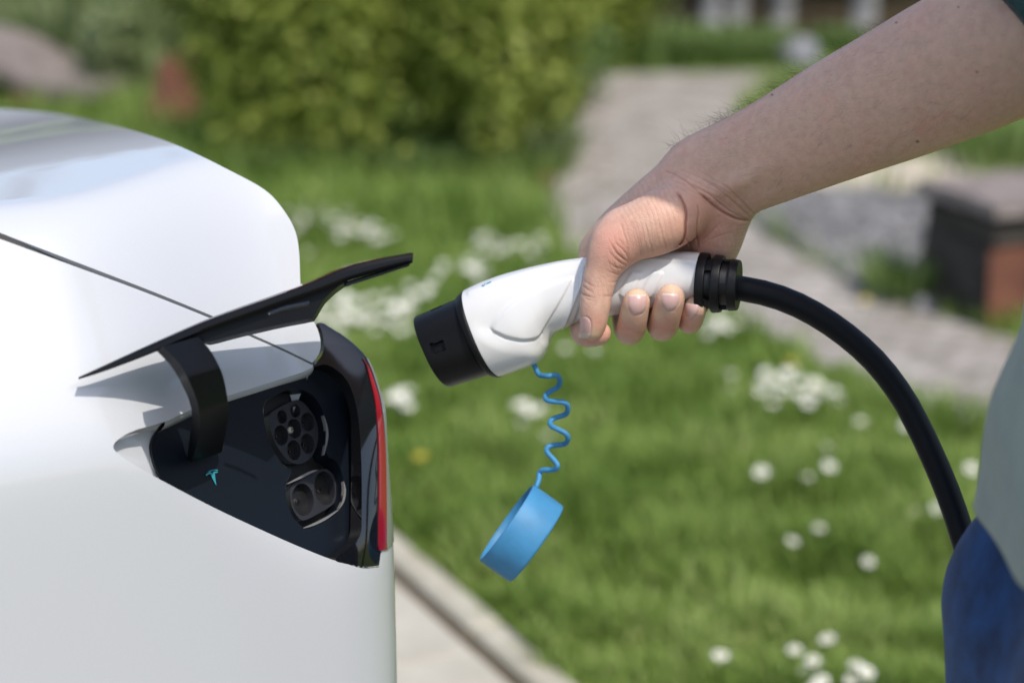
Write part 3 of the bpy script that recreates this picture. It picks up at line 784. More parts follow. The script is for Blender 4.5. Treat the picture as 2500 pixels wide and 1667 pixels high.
# --- quarter panel with port and lamp opening
open_px = [(766, 892), (740, 908), (640, 940), (530, 975), (455, 1005), (400, 1030), (330, 1050), (292, 1070), (277, 1088), (286, 1105),
           (330, 1135), (400, 1175), (523, 1239), (647, 1297), (743, 1339), (822, 1369), (888, 1383), (930, 1379)]
oq = solS(crom(open_px, 5))
arch = [(0.87 + 0.36 * math.cos(a), 0.33 + 0.36 * math.sin(a)) for a in np.linspace(-0.15, math.pi + 0.15, 30)]
q_end = np.array([[-0.02, 0.853], [-0.05, 0.856]])
loop = np.vstack([gq, oq[1:], q_end, [[-0.05, 0.7], [-0.05, 0.5], [-0.05, 0.30]], [[0.3, 0.26]], np.array(arch)[::-1], [[1.4, 0.26], [1.4, 0.7], [1.4, 1.14], [0.8, 1.145], [0.45, 1.135]]])
def dens(loop, d):
    L = np.vstack([loop, loop[:1]]); out = []
    for a, b in zip(L[:-1], L[1:]):
        n = max(1, int(np.linalg.norm(b - a) / d))
        out += [a + (b - a) * k / n for k in range(n)]
    return np.array(out)
loop = dens(loop, 0.012)
patch('quarter_panel', [loop], (0.012, 0.012), S, M['paint'], car, skirt=0.020, normal=Sn)
# rear bumper, round the corner
lb = dens(np.array([[-0.0515, 0.30], [-0.0515, 0.70], [-0.0515, 0.845], [-0.09, 0.86], [-0.3, 0.86], [-0.9, 0.84], [-1.5, 0.86], [-1.7, 0.86], [-1.7, 0.30], [-0.9, 0.28]]), 0.02)
patch('rear_bumper', [lb], (0.02, 0.02), S, M['paint'], car, skirt=0.02, normal=Sn)

# --- trunk lid
lip_px = [(0, 266), (134, 277), (268, 304), (379, 335), (469, 371), (558, 415), (647, 464), (696, 518), (723, 571), (731, 629), (734, 696), (746, 740), (763, 779), (777, 808), (783, 839), (779, 862), (768, 880)]
lq = solL(crom(lip_px, 4))
lidloop = np.vstack([gl[::-1], [[0.45, 0.115], [0.45, 0.5], [0.45, 0.9], [0.42, 1.5], [0.12, 1.55], [0.08, 1.2], [0.085, 0.9]], lq[:-1]])
lidloop = dens(lidloop[::-1], 0.012)
def lid_skirt(dom, n):
    near_gap = np.min(np.linalg.norm(dom[:, None] - gl[None], axis=2), axis=1) < 0.012
    rear = (dom[:, 0] < 0.13) & ~near_gap
    d = -n * 0.020
    d[rear] = CA * 0.025 - np.array([0, 0, 0.05])
    return d
trunk = patch('trunk_lid', [lidloop], (0.012, 0.012), Lf, M['paint'], car, skirt=[lid_skirt], normal=Ln)
# black strip standing for the shade in the channel under the gap
ch = solS(gpx)
def channel(qz, depth): return S(qz) - Sn(qz) * depth
mbc = MB()
a_ = channel(ch + [0, -0.0045], 0.0055); b_ = channel(ch + [0, 0.0045], 0.0055)
mbc.add(np.vstack([a_, b_]), [(i, i + 1, len(a_) + i + 1, len(a_) + i) for i in range(len(a_) - 1)])
mbc.build('gap_shade', M['shade_black'], car)
# rear face of the lid below the lip
rq = lq[lq[:, 1] > 0.18][::3]
rf = np.vstack([Lf(rq) + CA * 0.012 - [0, 0, 0.02], Lf(rq) * [1, 1, 0] + CA * 0.03 + [0, 0, 0.87]])
mk('lid_rear_face', rf, [(i, i + 1, len(rq) + i + 1, len(rq) + i) for i in range(len(rq) - 1)], M['paint'], car)
# rear window and roof, left out of frame
def rwin(sw):
    s, w = sw[:, 0], sw[:, 1]
    return carp(s, w, zlid(np.full_like(s, 0.45), w) + 0.33 * np.sin(np.clip((s - 0.45) / 1.0, 0, 1) * math.pi / 2) - 0.10 * ((w - 0.88) / 0.7) ** 2 * np.clip((s - 0.45), 0, 1))
def rwn(sw):
    e = 1e-3; d1 = rwin(sw + [e, 0]) - rwin(sw - [e, 0]); d2 = rwin(sw + [0, e]) - rwin(sw - [0, e])
    n = np.cross(d1, d2); n /= np.linalg.norm(n, axis=1)[:, None]; return n * np.sign(n[:, 2:3])
patch('rear_window', [dens(np.array([[0.455, 0.22], [0.455, 1.5], [1.4, 1.4], [1.4, 0.33]]), 0.04)], 0.04, rwin, M['glass_dark'], car, skirt=0.02, normal=rwn)
patch('roof_pillar', [dens(np.array([[0.455, 0.125], [0.455, 0.216], [1.4, 0.326], [1.4, 0.22]]), 0.03)], 0.03, rwin, M['paint'], car, skirt=0.03, normal=rwn)
# wheel
wc_ = carp(0.87, 0.13, 0.33)
def lathe_pts(prof, n=48):
    v = []
    for k in range(n):
        a = 2 * math.pi * k / n
        for (r_, y_) in prof: v.append(wc_ + CB * y_ + r_ * (math.cos(a) * CA + math.sin(a) * np.array([0, 0, 1.0])))
    return np.array(v), grid_faces(n, len(prof), True, False)
wheel = thing('wheel', wc_, None, None); wheel.parent = car; wheel.matrix_parent_inverse = Matrix.Translation(car.location).inverted()
def wpart(name, prof, mat):
    v, f = lathe_pts(prof); me = mk(name, v, f, mat)
    me.parent = wheel; me.matrix_parent_inverse = Matrix.Translation(wc_).inverted(); return me
wpart('tyre', [(0.235, -0.09), (0.26, -0.105), (0.30, -0.108), (0.322, -0.095), (0.328, -0.06), (0.328, 0.08), (0.31, 0.11), (0.24, 0.11)], M['tyre'])
wpart('rim', [(0.0, -0.06), (0.05, -0.07), (0.06, -0.05), (0.16, -0.045), (0.21, -0.07), (0.235, -0.095), (0.24, -0.09), (0.24, 0.1)], M['rim'])

# --- port pocket: white dished corner at the front tip
dish_px = [(283, 1089), (300, 1073), (340, 1055), (400, 1036), (415, 1050), (395, 1085), (392, 1130), (405, 1170), (340, 1136), (296, 1108)]
dloop = crom(dish_px, 5, True); 
dsurf = solver(lambda qz: S(qz, -0.004), 0.0, 0.4, 0.8, 1.1)
dq = dsurf(dloop)
def dish(qz):
    rt = sstep((0.235 - qz[:, 0]) / 0.075)
    return S(qz, -0.0050 - 0.013 * rt)
def dishn(qz):
    e = 5e-4; n = np.cross(dish(qz + [0, e]) - dish(qz - [0, e]), dish(qz + [e, 0]) - dish(qz - [e, 0]))
    return n / (np.linalg.norm(n, axis=1)[:, None] + 1e-12)
patch('port_dish', [dq], 0.003, dish, M['paint'], car, skirt=0.01, normal=dishn)

# --- dark port panel
pp = S(solS([(400, 1100), (770, 950), (800, 1330)]), -0.013)
PN = np.cross(pp[1] - pp[0], pp[2] - pp[0]); PN /= np.linalg.norm(PN)
if PN @ (CO - pp[0]) < 0: PN = -PN
P0 = pp[0]
def pplane(depth):
    return lambda px: onplane(px[:, 0], px[:, 1], P0 - PN * depth, PN)
def const_n(px): return np.broadcast_to(PN, (len(px), 3))
panel_px = crom([(370, 1090), (385, 1050), (420, 1018), (530, 965), (640, 925), (745, 890), (800, 888), (850, 930), (875, 1010), (884, 1120), (884, 1250), (880, 1305), (850, 1335), (815, 1362), (780, 1362),
                 (700, 1330), (600, 1282), (500, 1232), (420, 1190), (385, 1150)], 5, True)
# recess outlines (upper round inlet and lower twin inlet share one recess)
rec_px = crom([(645, 985), (668, 967), (712, 949), (742, 953), (770, 972), (788, 1005), (795, 1050), (793, 1085), (800, 1113), (820, 1126), (836, 1158), (838, 1205), (826, 1245), (805, 1265),
               (760, 1287), (740, 1288), (716, 1262), (700, 1222), (698, 1180), (710, 1150), (690, 1133), (663, 1090), (645, 1030)], 5, True)
port = patch('port_panel', [panel_px, rec_px], 14, pplane(0.0), M['port_panel'], car, skirt=[0.003, 0.016], normal=const_n)
# floor of the recess
patch('recess_floor', [rec_px], 16, pplane(0.0165), M['deep_black'], port, skirt=None, normal=const_n)
def ell(cx, cy, rx, ry, rot=0, n=28):
    a = np.linspace(0, 2 * math.pi, n + 1)[:-1]; x, y = rx * np.cos(a), ry * np.sin(a); c, s = math.cos(rot), math.sin(rot)
    return np.stack([cx + c * x - s * y, cy + s * x + c * y], 1)
def zz(pts): return [(600 + x / 3.135, 900 + y / 3.135) for x, y in pts]
# round inlet
M['pin_tip'] = simple('cream_pin_tip', (0.6, 0.56, 0.46), 0.35)
in1 = crom(zz([(185, 345), (250, 300), (370, 242), (430, 250), (490, 310), (540, 400), (555, 500), (540, 600), (490, 690), (410, 728), (330, 705), (250, 610), (200, 500), (182, 400)]), 4, True)
hol1 = [zz([(x, y)])[0] + (rx / 3.135, ry / 3.135) for x, y, rx, ry in
        [(278, 368, 37, 52), (379, 322, 38, 52), (474, 408, 51, 73), (372, 457, 52, 76), (270, 508, 53, 77), (472, 572, 51, 77), (369, 622, 52, 77)]]
hl1 = [ell(x, y, rx, ry, -0.12) for x, y, rx, ry in hol1]
socket = patch('charging_inlet', [in1] + hl1, 9, pplane(0.009), M['inlet_face'], car, skirt=[0.008] + [0.014] * 7, normal=const_n)
for k, (x, y, rx, ry) in enumerate(hol1):
    patch('socket_floor', [ell(x, y, rx, ry, -0.12)], 8, pplane(0.0225), M['deep_black'], socket, normal=const_n)
def pin(px, py, rad, tip, mat, parent, L=0.009):
    """contact pin on the axis of the hole at (px, py), its tip that far below the face"""
    f = onplane(np.array(float(px)), np.array(float(py)), P0 - PN * 0.009, PN); b = f - PN * tip; a = b - PN * L
    path = np.vstack([a, a + (b - a) * 0.5, b - PN * rad * 0.8, b - PN * rad * 0.3, b]); rr = np.array([1, 1, 1, 0.8, 0.3]) * rad
    return tube('pin', path, rr, mat, parent, 14)
for k, (x, y, rx, ry) in enumerate(hol1):
    big = k == 3
    if k < 2: continue
    pin(x, y, 0.0027 if big else 0.0015, 0.0028 if big else 0.0038, M['pin_tip'] if big else M['metal'], socket)
# twin inlet
in2 = crom(zz([(345, 905), (400, 860), (540, 785), (610, 765), (670, 810), (700, 910), (690, 1000), (650, 1050), (560, 1105), (460, 1155), (410, 1145), (360, 1070), (340, 980)]), 4, True)
h2 = [zz([(437, 1000)])[0] + (82 / 3.135, 125 / 3.135), zz([(603, 914)])[0] + (78 / 3.135, 130 / 3.135)]
hl2 = [ell(x, y, rx, ry, -0.12, 36) for x, y, rx, ry in h2]
twin = patch('power_inlet', [in2] + hl2, 9, pplane(0.009), M['inlet_face'], car, skirt=[0.008] + [0.016] * 2, normal=const_n)
for x, y, rx, ry in h2:
    patch('socket_floor', [ell(x, y, rx, ry, -0.12, 36)], 9, pplane(0.0245), M['deep_black'], twin, normal=const_n)
    pin(x, y, 0.0026, 0.0050, M['metal'], twin)
# pale bevels on the recess edge
def bevel_strip(px, w, d, mat, parent, name='recess_bevel'):
    c = crom(px, 6); t = np.gradient(c, axis=0); t /= np.linalg.norm(t, axis=1)[:, None]
    n = np.stack([-t[:, 1], t[:, 0]], 1)
    ww = w * np.sin(np.linspace(0.15, math.pi - 0.15, len(c)))[:, None]
    A = onplane(*(c + n * ww * 0.5).T, P0 + PN * d, PN); B = onplane(*(c - n * ww * 0.5).T, P0 + PN * d, PN)
    V = np.vstack([A, B, A - PN * 0.003, B - PN * 0.003]); k = len(c); f = []
    for i in range(k - 1): f += [(i, i + 1, k + i + 1, k + i), (i, i + 1, 2 * k + i + 1, 2 * k + i), (k + i, k + i + 1, 3 * k + i + 1, 3 * k + i)]
    return mk(name, V, f, mat, parent, smooth=False)
M['bevel'] = simple('polished_edge_plastic', (0.16, 0.155, 0.15), 0.3)
bevel_strip(zz([(595, 355), (618, 430), (625, 500), (618, 570), (598, 660)]), 5, 0.0008, M['bevel'], port)
bevel_strip(zz([(320, 880), (420, 830), (500, 790), (550, 775)]), 6, -0.004, M['bevel'], port)
bevel_strip(zz([(750, 860), (760, 930), (748, 1010), (715, 1070)]), 5, 0.0008, M['bevel'], port)
bevel_strip(zz([(715, 1075), (620, 1140), (520, 1190), (440, 1218)]), 6, 0.0008, M['bevel'], port)
# teal emblem
def T2(pts): return [(150 + x / 2.412, 750 + y / 2.412) for x, y in pts]
em = MB()
for poly in ([(506.0, 1152.5), (511, 1148.8), (517, 1146.6), (524, 1145.4), (532.5, 1146.4), (531.5, 1148.4), (524, 1147.8), (517, 1149.2), (511, 1151.8)],
             [(502, 1158), (507, 1154), (514, 1151.8), (519, 1155), (520.5, 1151), (527, 1150), (533, 1150.5), (529.5, 1154), (524.5, 1154.5), (525.5, 1165), (528.5, 1185), (524.5, 1179), (518.5, 1167), (513.5, 1156.5), (508, 1158), (504, 1161.5)]):
    vo, tri, li = cdt([np.array(poly, float)], 3)
    em.add(onplane(vo[:, 0], vo[:, 1], P0 + PN * 0.0008, PN), tri)
em.build('emblem', M['teal'], port, smooth=False)
# raised rim between panel and lamp
rim_px = crom([(752, 890), (800, 888), (848, 926), (874, 1005), (883, 1120), (884, 1250), (880, 1305), (850, 1335), (818, 1366)], 6)
solP = solver(lambda q: S(q, -0.002), -0.08, 0.5, 0.7, 1.1)

# --- tail lamp
lamp_in = [(762, 898), (800, 891), (848, 930), (873, 1008), (882, 1120), (883, 1250), (879, 1307), (850, 1337), (819, 1366), (850, 1377), (888, 1386.5), (925, 1383.5)]
li_q = solS(crom(lamp_in, 4))
lid_seam = solver(S, -0.08, 0.5, 0.8, 1.05)(crom([(776, 788), (786, 810), (791, 840), (786, 866), (770, 889)], 4))
lamploop = np.vstack([lid_seam, li_q[1:], [[-0.02, 0.858], [-0.05, 0.862], [-0.0785, 0.865], [-0.0785, 0.92], [-0.0785, 0.96], [-0.0785, 0.98], [-0.0785, 0.995], [-0.077, 1.004]]])
lamploop = dens(lamploop, 0.006)
lamp = patch('tail_lamp', [lamploop], 0.006, lambda q: S(q, 0.0), M['gloss_black'], car, skirt=0.014, normal=Sn)
patch('rear_lamp_panel', [dens(np.array([[-0.0788, 0.868], [-0.0788, 0.95], [-0.3, 0.95], [-0.3, 0.868]]), 0.012)], 0.012, lambda q: S(q, 0.0), M['gloss_black'], lamp, skirt=0.01, normal=Sn)
st_l = crom([(884, 876), (892, 890), (902, 925), (916, 990), (923, 1091), (924, 1219), (923, 1343)], 5)
st_r = crom([(885, 875), (896, 890), (910, 925), (928, 990), (938, 1091), (941, 1219), (941, 1341)], 5)
sl = solS(np.vstack([st_l, st_r[::-1]]))
patch('red_light_strip', [dens(sl, 0.004)], 0.004, lambda q: S(q, 0.0012), M['red_lens'], lamp, skirt=0.0012, normal=Sn)
# clear outer lens band
cb_l = crom([(888, 868), (900, 888), (914, 925), (931, 990), (940, 1091), (943, 1219), (943, 1341)], 5)
cl = solS(cb_l[3:])
M['lens_band'] = simple('pale_lamp_lens', (0.20, 0.21, 0.21), 0.08, coat=1.0, coatr=0.02)
cl2 = cl.copy(); cl2[:, 0] = np.minimum(cl2[:, 0] - 0.02, -0.045)
patch('lens_band', [dens(np.vstack([cl, cl2[::-1]]), 0.004)], 0.005, lambda q: S(q, 0.001), M['lens_band'], lamp, skirt=0.001, normal=Sn)

# --- white edge turned in along the top of the port (thick sill)
sill_px = crom([(765, 886), (740, 900), (640, 938), (530, 970), (455, 1003), (405, 1026)], 6)
sq = solS(sill_px)
A = S(sq, -0.0005); k = len(A)
V = []
for t, (off, dz) in enumerate([(-0.0008, 0.0), (-0.003, -0.0028), (-0.008, -0.0045), (-0.014, -0.005)]):
    V.append(S(sq + [0, dz], off))
V = np.vstack(V)
mk('port_sill', V, [(r * k + i, r * k + i + 1, (r + 1) * k + i + 1, (r + 1) * k + i) for r in range(3) for i in range(k - 1)], M['paint'], car)

# --- charge door, swung up, seen along its plane
_tip = S(solS([(187, 965)]))[0]; DT = float(proj(_tip)[2]) - 0.011; DE = 1.400
dl = P(192, 923, DT); dr = P(1012, 622, DE)
dU = dr - dl; DLEN = np.linalg.norm(dU); dU /= DLEN
dW = CB * math.cos(R(-20)) + np.array([0, 0, 1]) * math.sin(R(-20)); dW -= dU * (dW @ dU); dW /= np.linalg.norm(dW)
dN = np.cross(dU, dW); dN *= np.sign(dN[2])
top_px = crom([(192, 920), (312, 866), (402, 826), (518, 777), (670, 723), (759, 690), (848, 652), (930, 632), (1009, 618)], 6)
bot_px = crom([(192, 926), (250, 908), (321, 882), (402, 850), (480, 818), (600, 775), (700, 740), (800, 706), (845, 688), (930, 663), (1007, 642)], 6)
NT = 60
tp = resample(top_px, NT); bt = resample(bot_px, NT)
tt = np.linspace(0, 1, NT)
dep = DT + (DE - DT) * tt
topv = P(tp[:, 0], tp[:, 1], dep); botv = P(bt[:, 0], bt[:, 1], dep)
wid = 0.006 + 0.096 * sstep(tt / 0.75) ** 0.8
wid *= np.where(tt > 0.97, np.sqrt(np.clip(1 - ((tt - 0.97) / 0.03) ** 2 * 0.3, 0, 1)), 1)
rows = []
NW = 9
for j in range(NW):
    f_ = j / (NW - 1)
    rows.append(topv + dW * (wid * f_)[:, None] + dN * (0.0006 * math.sin(f_ * math.pi) * sstep(tt / 0.3))[:, None])
rows2 = []
for j in range(NW):
    f_ = j / (NW - 1)
    rows2.append(botv + dW * (wid * f_)[:, None] + dN * (0.0006 * math.sin(f_ * math.pi) * sstep(tt / 0.3) * 0.6)[:, None])
ringv = rows + rows2[::-1]
# rounded near edge
ringv = [0.75 * rows[0] + 0.25 * rows2[0] - dW * 0.0014] + ringv + [0.25 * rows[0] + 0.75 * rows2[0] - dW * 0.0014]
V = np.stack(ringv, 1).reshape(-1, 3); nr = len(ringv)
F = grid_faces(NT, nr, False, True) + [tuple(range(nr))[::-1], tuple(range((NT - 1) * nr, NT * nr))]
M['door_black'] = simple('door_black', (0.004, 0.004, 0.005), 0.22, spec=0.22)
door = autosmooth(mk('charge_door', V, F, M['door_black'], car), 40)
# groove line and red lamp lens on the door's upper face
lens_i = np.where((tt > 0.62) & (tt < 0.93))[0]
A = topv[lens_i] + dN * 0.0005 + dW * 0.003; B = A + dW * (wid[lens_i] * 0.45)[:, None] + dN * 0.0006
k = len(lens_i)
mk('door_lamp_lens', np.vstack([A, B, A - dN * 0.002, B - dN * 0.002]), [(i, i + 1, k + i + 1, k + i) for i in range(k - 1)] + [(i, i + 1, 2 * k + i + 1, 2 * k + i) for i in range(k - 1)], M['red_lens'], door)
# second thinner blade under the tip
A = P(*np.array([(845, 692), (1002, 643)]).T, np.array([1.385, 1.394])); B = P(*np.array([(845, 700), (998, 650)]).T, np.array([1.385, 1.394]))
V = np.vstack([A, B, A + dW * 0.07, B + dW * 0.07])
mk('door_seal_blade', V, [(0, 1, 3, 2), (4, 6, 7, 5), (0, 4, 5, 1), (2, 3, 7, 6), (0, 2, 6, 4), (1, 5, 7, 3)], M['satin_black'], door, smooth=False)
# liner hanging under the door
lin_px = crom([(395, 842), (470, 812), (560, 780), (700, 728), (800, 695), (848, 682), (820, 704), (790, 733), (766, 772), (752, 779), (680, 793), (580, 816), (500, 836), (484, 827), (440, 845)], 4, True)
vo, tri, li = cdt([lin_px], 12)
dd = DT + (DE - DT) * np.clip((vo[:, 0] - 192) / 820, 0, 1) + 0.006
fv = P(vo[:, 0], vo[:, 1], dd)
L = np.array(li[0]); m_ = len(L); n_ = len(fv)
bk = fv + dW * 0.05 - dN * 0.004
V = np.vstack([fv, bk]); F = tri.tolist() + (tri[:, ::-1] + n_).tolist() + [[int(L[i]), int(L[(i + 1) % m_]), int(L[(i + 1) % m_] + n_), int(L[i] + n_)] for i in range(m_)]
autosmooth(mk('door_liner', V, F, M['satin_black'], door), 30)
rl = P(*crom([(655, 768), (700, 752), (755, 741)], 5).T, 1.368)
tube('liner_rib', rl, 0.0014, M['gloss_black'], door, 8)
# curved hinge arm
ro = crom([(484, 822), (508, 848), (526, 876), (544, 916), (555, 970), (558, 1010), (551, 1057), (541, 1103)], 5)
lo_ = crom([(398, 846), (424, 872), (442, 893), (465, 937), (482, 982), (488, 1024), (484, 1073), (467, 1130)], 5)
li_ = crom([(384, 858), (404, 878), (422, 899), (445, 940), (463, 982), (469, 1020), (463, 1070), (457, 1116)], 5)
NA = 40
ro, lo_, li_ = [resample(x, NA) for x in (ro, lo_, li_)]
t_ = np.linspace(0, 1, NA)
d_out = np.interp(t_, [0, .3, .6, 1], [1.362, 1.352, 1.375, 1.437]); d_side = d_out + 0.012
a1 = P(ro[:, 0], ro[:, 1], d_out + 0.022); a2 = P(lo_[:, 0], lo_[:, 1], d_out); a3 = P(li_[:, 0], li_[:, 1], d_side)
a4 = a1 + (a3 - a2)
rows = [a1, a1 * 0.97 + a2 * 0.03, a1 * 0.03 + a2 * 0.97, a2, a2 * 0.9 + a3 * 0.1, a3, a4]
V = np.stack(rows, 1).reshape(-1, 3)
F = grid_faces(NA, 7, False, True) + [tuple(range(7))[::-1], tuple(range((NA - 1) * 7, NA * 7))]
autosmooth(mk('hinge_arm', V, F, M['satin_black'], door), 30)
# slot where the arm enters the panel
slot_px = np.array([(440, 1040), (462, 1018), (470, 1060), (462, 1075), (460, 1120), (468, 1134), (545, 1104), (548, 1090), (552, 1060), (470, 1030)])
# ================================================================== the charging plug
def Z3(x, y): return (1000 + x / 2.767, 450 + y / 2.767)
YAW = R(15)
TV = CX * math.sin(YAW) + CF * math.cos(YAW)              # depth direction of the plug's cross-sections
def plugD(u): return 1.55 + (1480 - np.asarray(u, float)) * 8.5e-5
plug = thing('charging_plug', P(1450, 900, 1.55), 'white and black charging plug with thick black cable, held in the hand', 'charging plug')
body_tb = [  # top, bottom, half depth (m)
    (385, 712, 612, 1298, .0345), (470, 670, 760, 1245, .0342), (600, 620, 870, 1195, .0330), (720, 585, 925, 1110, .0305), (830, 557, 950, 1045, .0280),
    (930, 535, 985, 1000, .0255), (1030, 515, 1060, 962, .0238), (1150, 498, 1160, 930, .0225), (1400, 470, 1400, 880, .0208), (1650, 455, 1680, 825, .0192),
    (1850, 455, 1870, 785, .0182), (1972, 460, 1946, 768, .0178)]
def loft_sections(tb, n):
    a = np.array(tb, float)
    t = Z3(a[:, 0], a[:, 1]); b = Z3(a[:, 2], a[:, 3])
    arr = np.stack([t[0], t[1], b[0], b[1], a[:, 4]], 1)
    return resample(crom(arr, 8), n)
def loft(tb, n, m, expo=2.25, disp=None, flat=0.0):
    sec = loft_sections(tb, n)
    tp = P(sec[:, 0], sec[:, 1], plugD(sec[:, 0])); bp = P(sec[:, 2], sec[:, 3], plugD(sec[:, 2]))
    c = (tp + bp) / 2; h = (tp - bp) / 2
    ph = np.linspace(0, 2 * math.pi, m + 1)[:-1]
    cx = np.sign(np.cos(ph)) * np.abs(np.cos(ph)) ** (2 / expo); sx = np.sign(np.sin(ph)) * np.abs(np.sin(ph)) ** (2 / expo)
    V = c[:, None] + h[:, None] * cx[None, :, None] - TV[None, None] * (sec[:, 4][:, None] * sx[None])[..., None]
    return V, sec
NB, MBB = 330, 200
V, sec = loft(body_tb, NB, MBB)
# normals
d1 = np.gradient(V, axis=0); d2 = np.roll(V, -1, 1) - np.roll(V, 1, 1)
Nn = np.cross(d1, d2); Nn /= np.linalg.norm(Nn, axis=2)[..., None]
if (Nn[NB // 2, MBB // 4] @ (CO - V[NB // 2, MBB // 4])) < 0: Nn = -Nn
uu, vv, _ = proj(V.reshape(-1, 3))
# pixel coordinates of the far half are mirrored so that both flanks carry the same relief
xz = np.stack([(uu - 1000) * 2.767, (vv - 450) * 2.767], 1)
def soft_in(poly, w):
    """smooth indicator: 1 inside, 0 outside"""
    d = segdist(xz, poly, True); s_ = np.where(inpoly(xz, poly), 1, -1) * d
    return sstep(s_ / w * 0.5 + 0.5)
def line(poly, w): return np.exp(-(segdist(xz, np.asarray(poly, float)) / w) ** 2)
leaf = crom([(556, 985), (585, 910), (680, 815), (800, 735), (950, 675), (1100, 628), (1060, 730), (980, 870), (905, 1005), (870, 1040), (790, 1057), (690, 1045), (600, 1012)], 4, True)
leaf_o = crom([(470, 960), (520, 860), (640, 750), (800, 660), (980, 595), (1150, 560), (1160, 600), (1090, 760), (1010, 900), (950, 1060), (880, 1100), (780, 1110), (640, 1085), (530, 1030)], 4, True)
H_ = -0.0026 * soft_in(leaf_o, 60) + 0.0021 * soft_in(leaf, 18)
H_ += -0.0009 * line([(545, 985), (640, 1040), (760, 1066), (860, 1055), (905, 1020)], 10)
H_ += -0.0011 * line([(1105, 632), (1040, 760), (905, 1010)], 9)
H_ += 0.0020 * line([(1172, 560), (1160, 680), (1100, 820), (1030, 972)], 11)
H_ += -0.0014 * line([(1190, 740), (1140, 880), (1115, 945)], 12)
for x0 in (1480, 1625, 1770):
    rib = crom([(x0 - 60, 740), (x0 + 10, 605), (x0 + 45, 592), (x0 + 80, 600), (x0 + 70, 640), (x0 + 10, 760)], 4, True)
    if x0 < 1700: H_ += 0.0015 * soft_in(rib, 15)
H_ += 0.0008 * line([(400, 735), (560, 665), (800, 590), (1000, 545), (1190, 520), (1500, 500), (1700, 512), (1960, 520)], 14)
side = np.tile(np.abs(np.sin(np.linspace(0, 2 * math.pi, MBB + 1)[:-1])), (NB, 1)).ravel()
V2 = V.reshape(-1, 3) + Nn.reshape(-1, 3) * (H_ * sstep(side / 0.5))[:, None]
F = grid_faces(NB, MBB, False, True) + [tuple(range(MBB)), tuple(range((NB - 1) * MBB, NB * MBB))]
hand_grip = mk('handle', V2, F, M['white_plastic'], plug)
# black flange and nose
def ring_loft(name, tb, n, m, mat, expo=2.3, caps=True, parent=plug):
    V, _s = loft(tb, n, m, expo)
    F = grid_faces(n, m, False, True)
    if caps: F += [tuple(range(m)), tuple(range((n - 1) * m, n * m))]
    return autosmooth(mk(name, V.reshape(-1, 3), F, mat, parent), 40)
ring_loft('flange', [(342, 766, 555, 1282, .0325), (344, 752, 566, 1298, .0350), (352, 743, 578, 1303, .0356), (372, 724, 602, 1304, .0358), (384, 715, 611, 1299, .0352), (386, 725, 606, 1286, .034)], 30, 120, M['black_plastic'])
nose_tb = [(66, 896, 262, 1352, .0283), (60, 890, 268, 1362, .0290), (72, 884, 283, 1364, .0292), (120, 863, 335, 1347, .0296), (230, 815, 440, 1315, .0302), (345, 768, 545, 1282, .0308)]
V, sec = loft(nose_tb, 110, 240, 2.5)
d1 = np.gradient(V, axis=0); d2 = np.roll(V, -1, 1) - np.roll(V, 1, 1)
Nn = np.cross(d1, d2); Nn /= np.linalg.norm(Nn, axis=2)[..., None] + 1e-12
if (Nn[50, 60] @ (CO - V[50, 60])) < 0: Nn = -Nn
uu, vv, dd = proj(V.reshape(-1, 3)); xz = np.stack([(uu - 1000) * 2.767, (vv - 450) * 2.767], 1)
near = (Nn.reshape(-1, 3) * (CO - V.reshape(-1, 3))).sum(1) > 0
slot = inpoly(xz, np.array([(137, 1082), (228, 1056), (244, 1118), (160, 1146)]))
slot2 = inpoly(xz, np.array([(130, 842), (215, 806), (222, 822), (142, 856)]))
V2 = V.reshape(-1, 3) - Nn.reshape(-1, 3) * (0.0032 * ((slot | slot2) & near))[:, None]
# open front: rim, then an inner wall and a socket face
m = 240; ring0 = V[0]; c0 = ring0.mean(0); ax = V[-1].mean(0) - c0; ax /= np.linalg.norm(ax)
r1 = c0 + (ring0 - c0) * 0.93; r2 = r1 + ax * 0.012; r3 = c0 + (ring0 - c0) * 0.86 + ax * 0.012; r4 = c0 + (ring0 - c0) * 0.84 + ax * 0.002; r5 = c0 + (ring0 - c0) * 0.02 + ax * 0.002
n0 = 110 * m
V2 = np.vstack([V2, r1, r2, r3, r4, r5])
F = grid_faces(110, m, False, True)
order = [0] + [n0 + k * m for k in range(5)]
for a_, b_ in zip(order[:-1], order[1:]): F += [(a_ + j, a_ + (j + 1) % m, b_ + (j + 1) % m, b_ + j) for j in range(m)]
F.append(tuple(range(n0 + 4 * m, n0 + 5 * m)))
nose = autosmooth(mk('nose', V2, F, M['black_plastic'], plug), 38)
hu = (ring0[0] - ring0[m // 2]) / 2; hv = -TV * 0.029
for a_, b_ in ((0, 0), (0.5, 0.42), (0.5, -0.42), (-0.05, 0.55), (-0.05, -0.55), (-0.5, 0.3), (-0.5, -0.3)):
    cc = c0 + ax * 0.0015 + hu * a_ * 0.9 + hv * b_ * 0.9
    tube('contact', np.array([cc, cc - ax * 0.0015]), 0.0042, M['deep_black'], nose, 16)
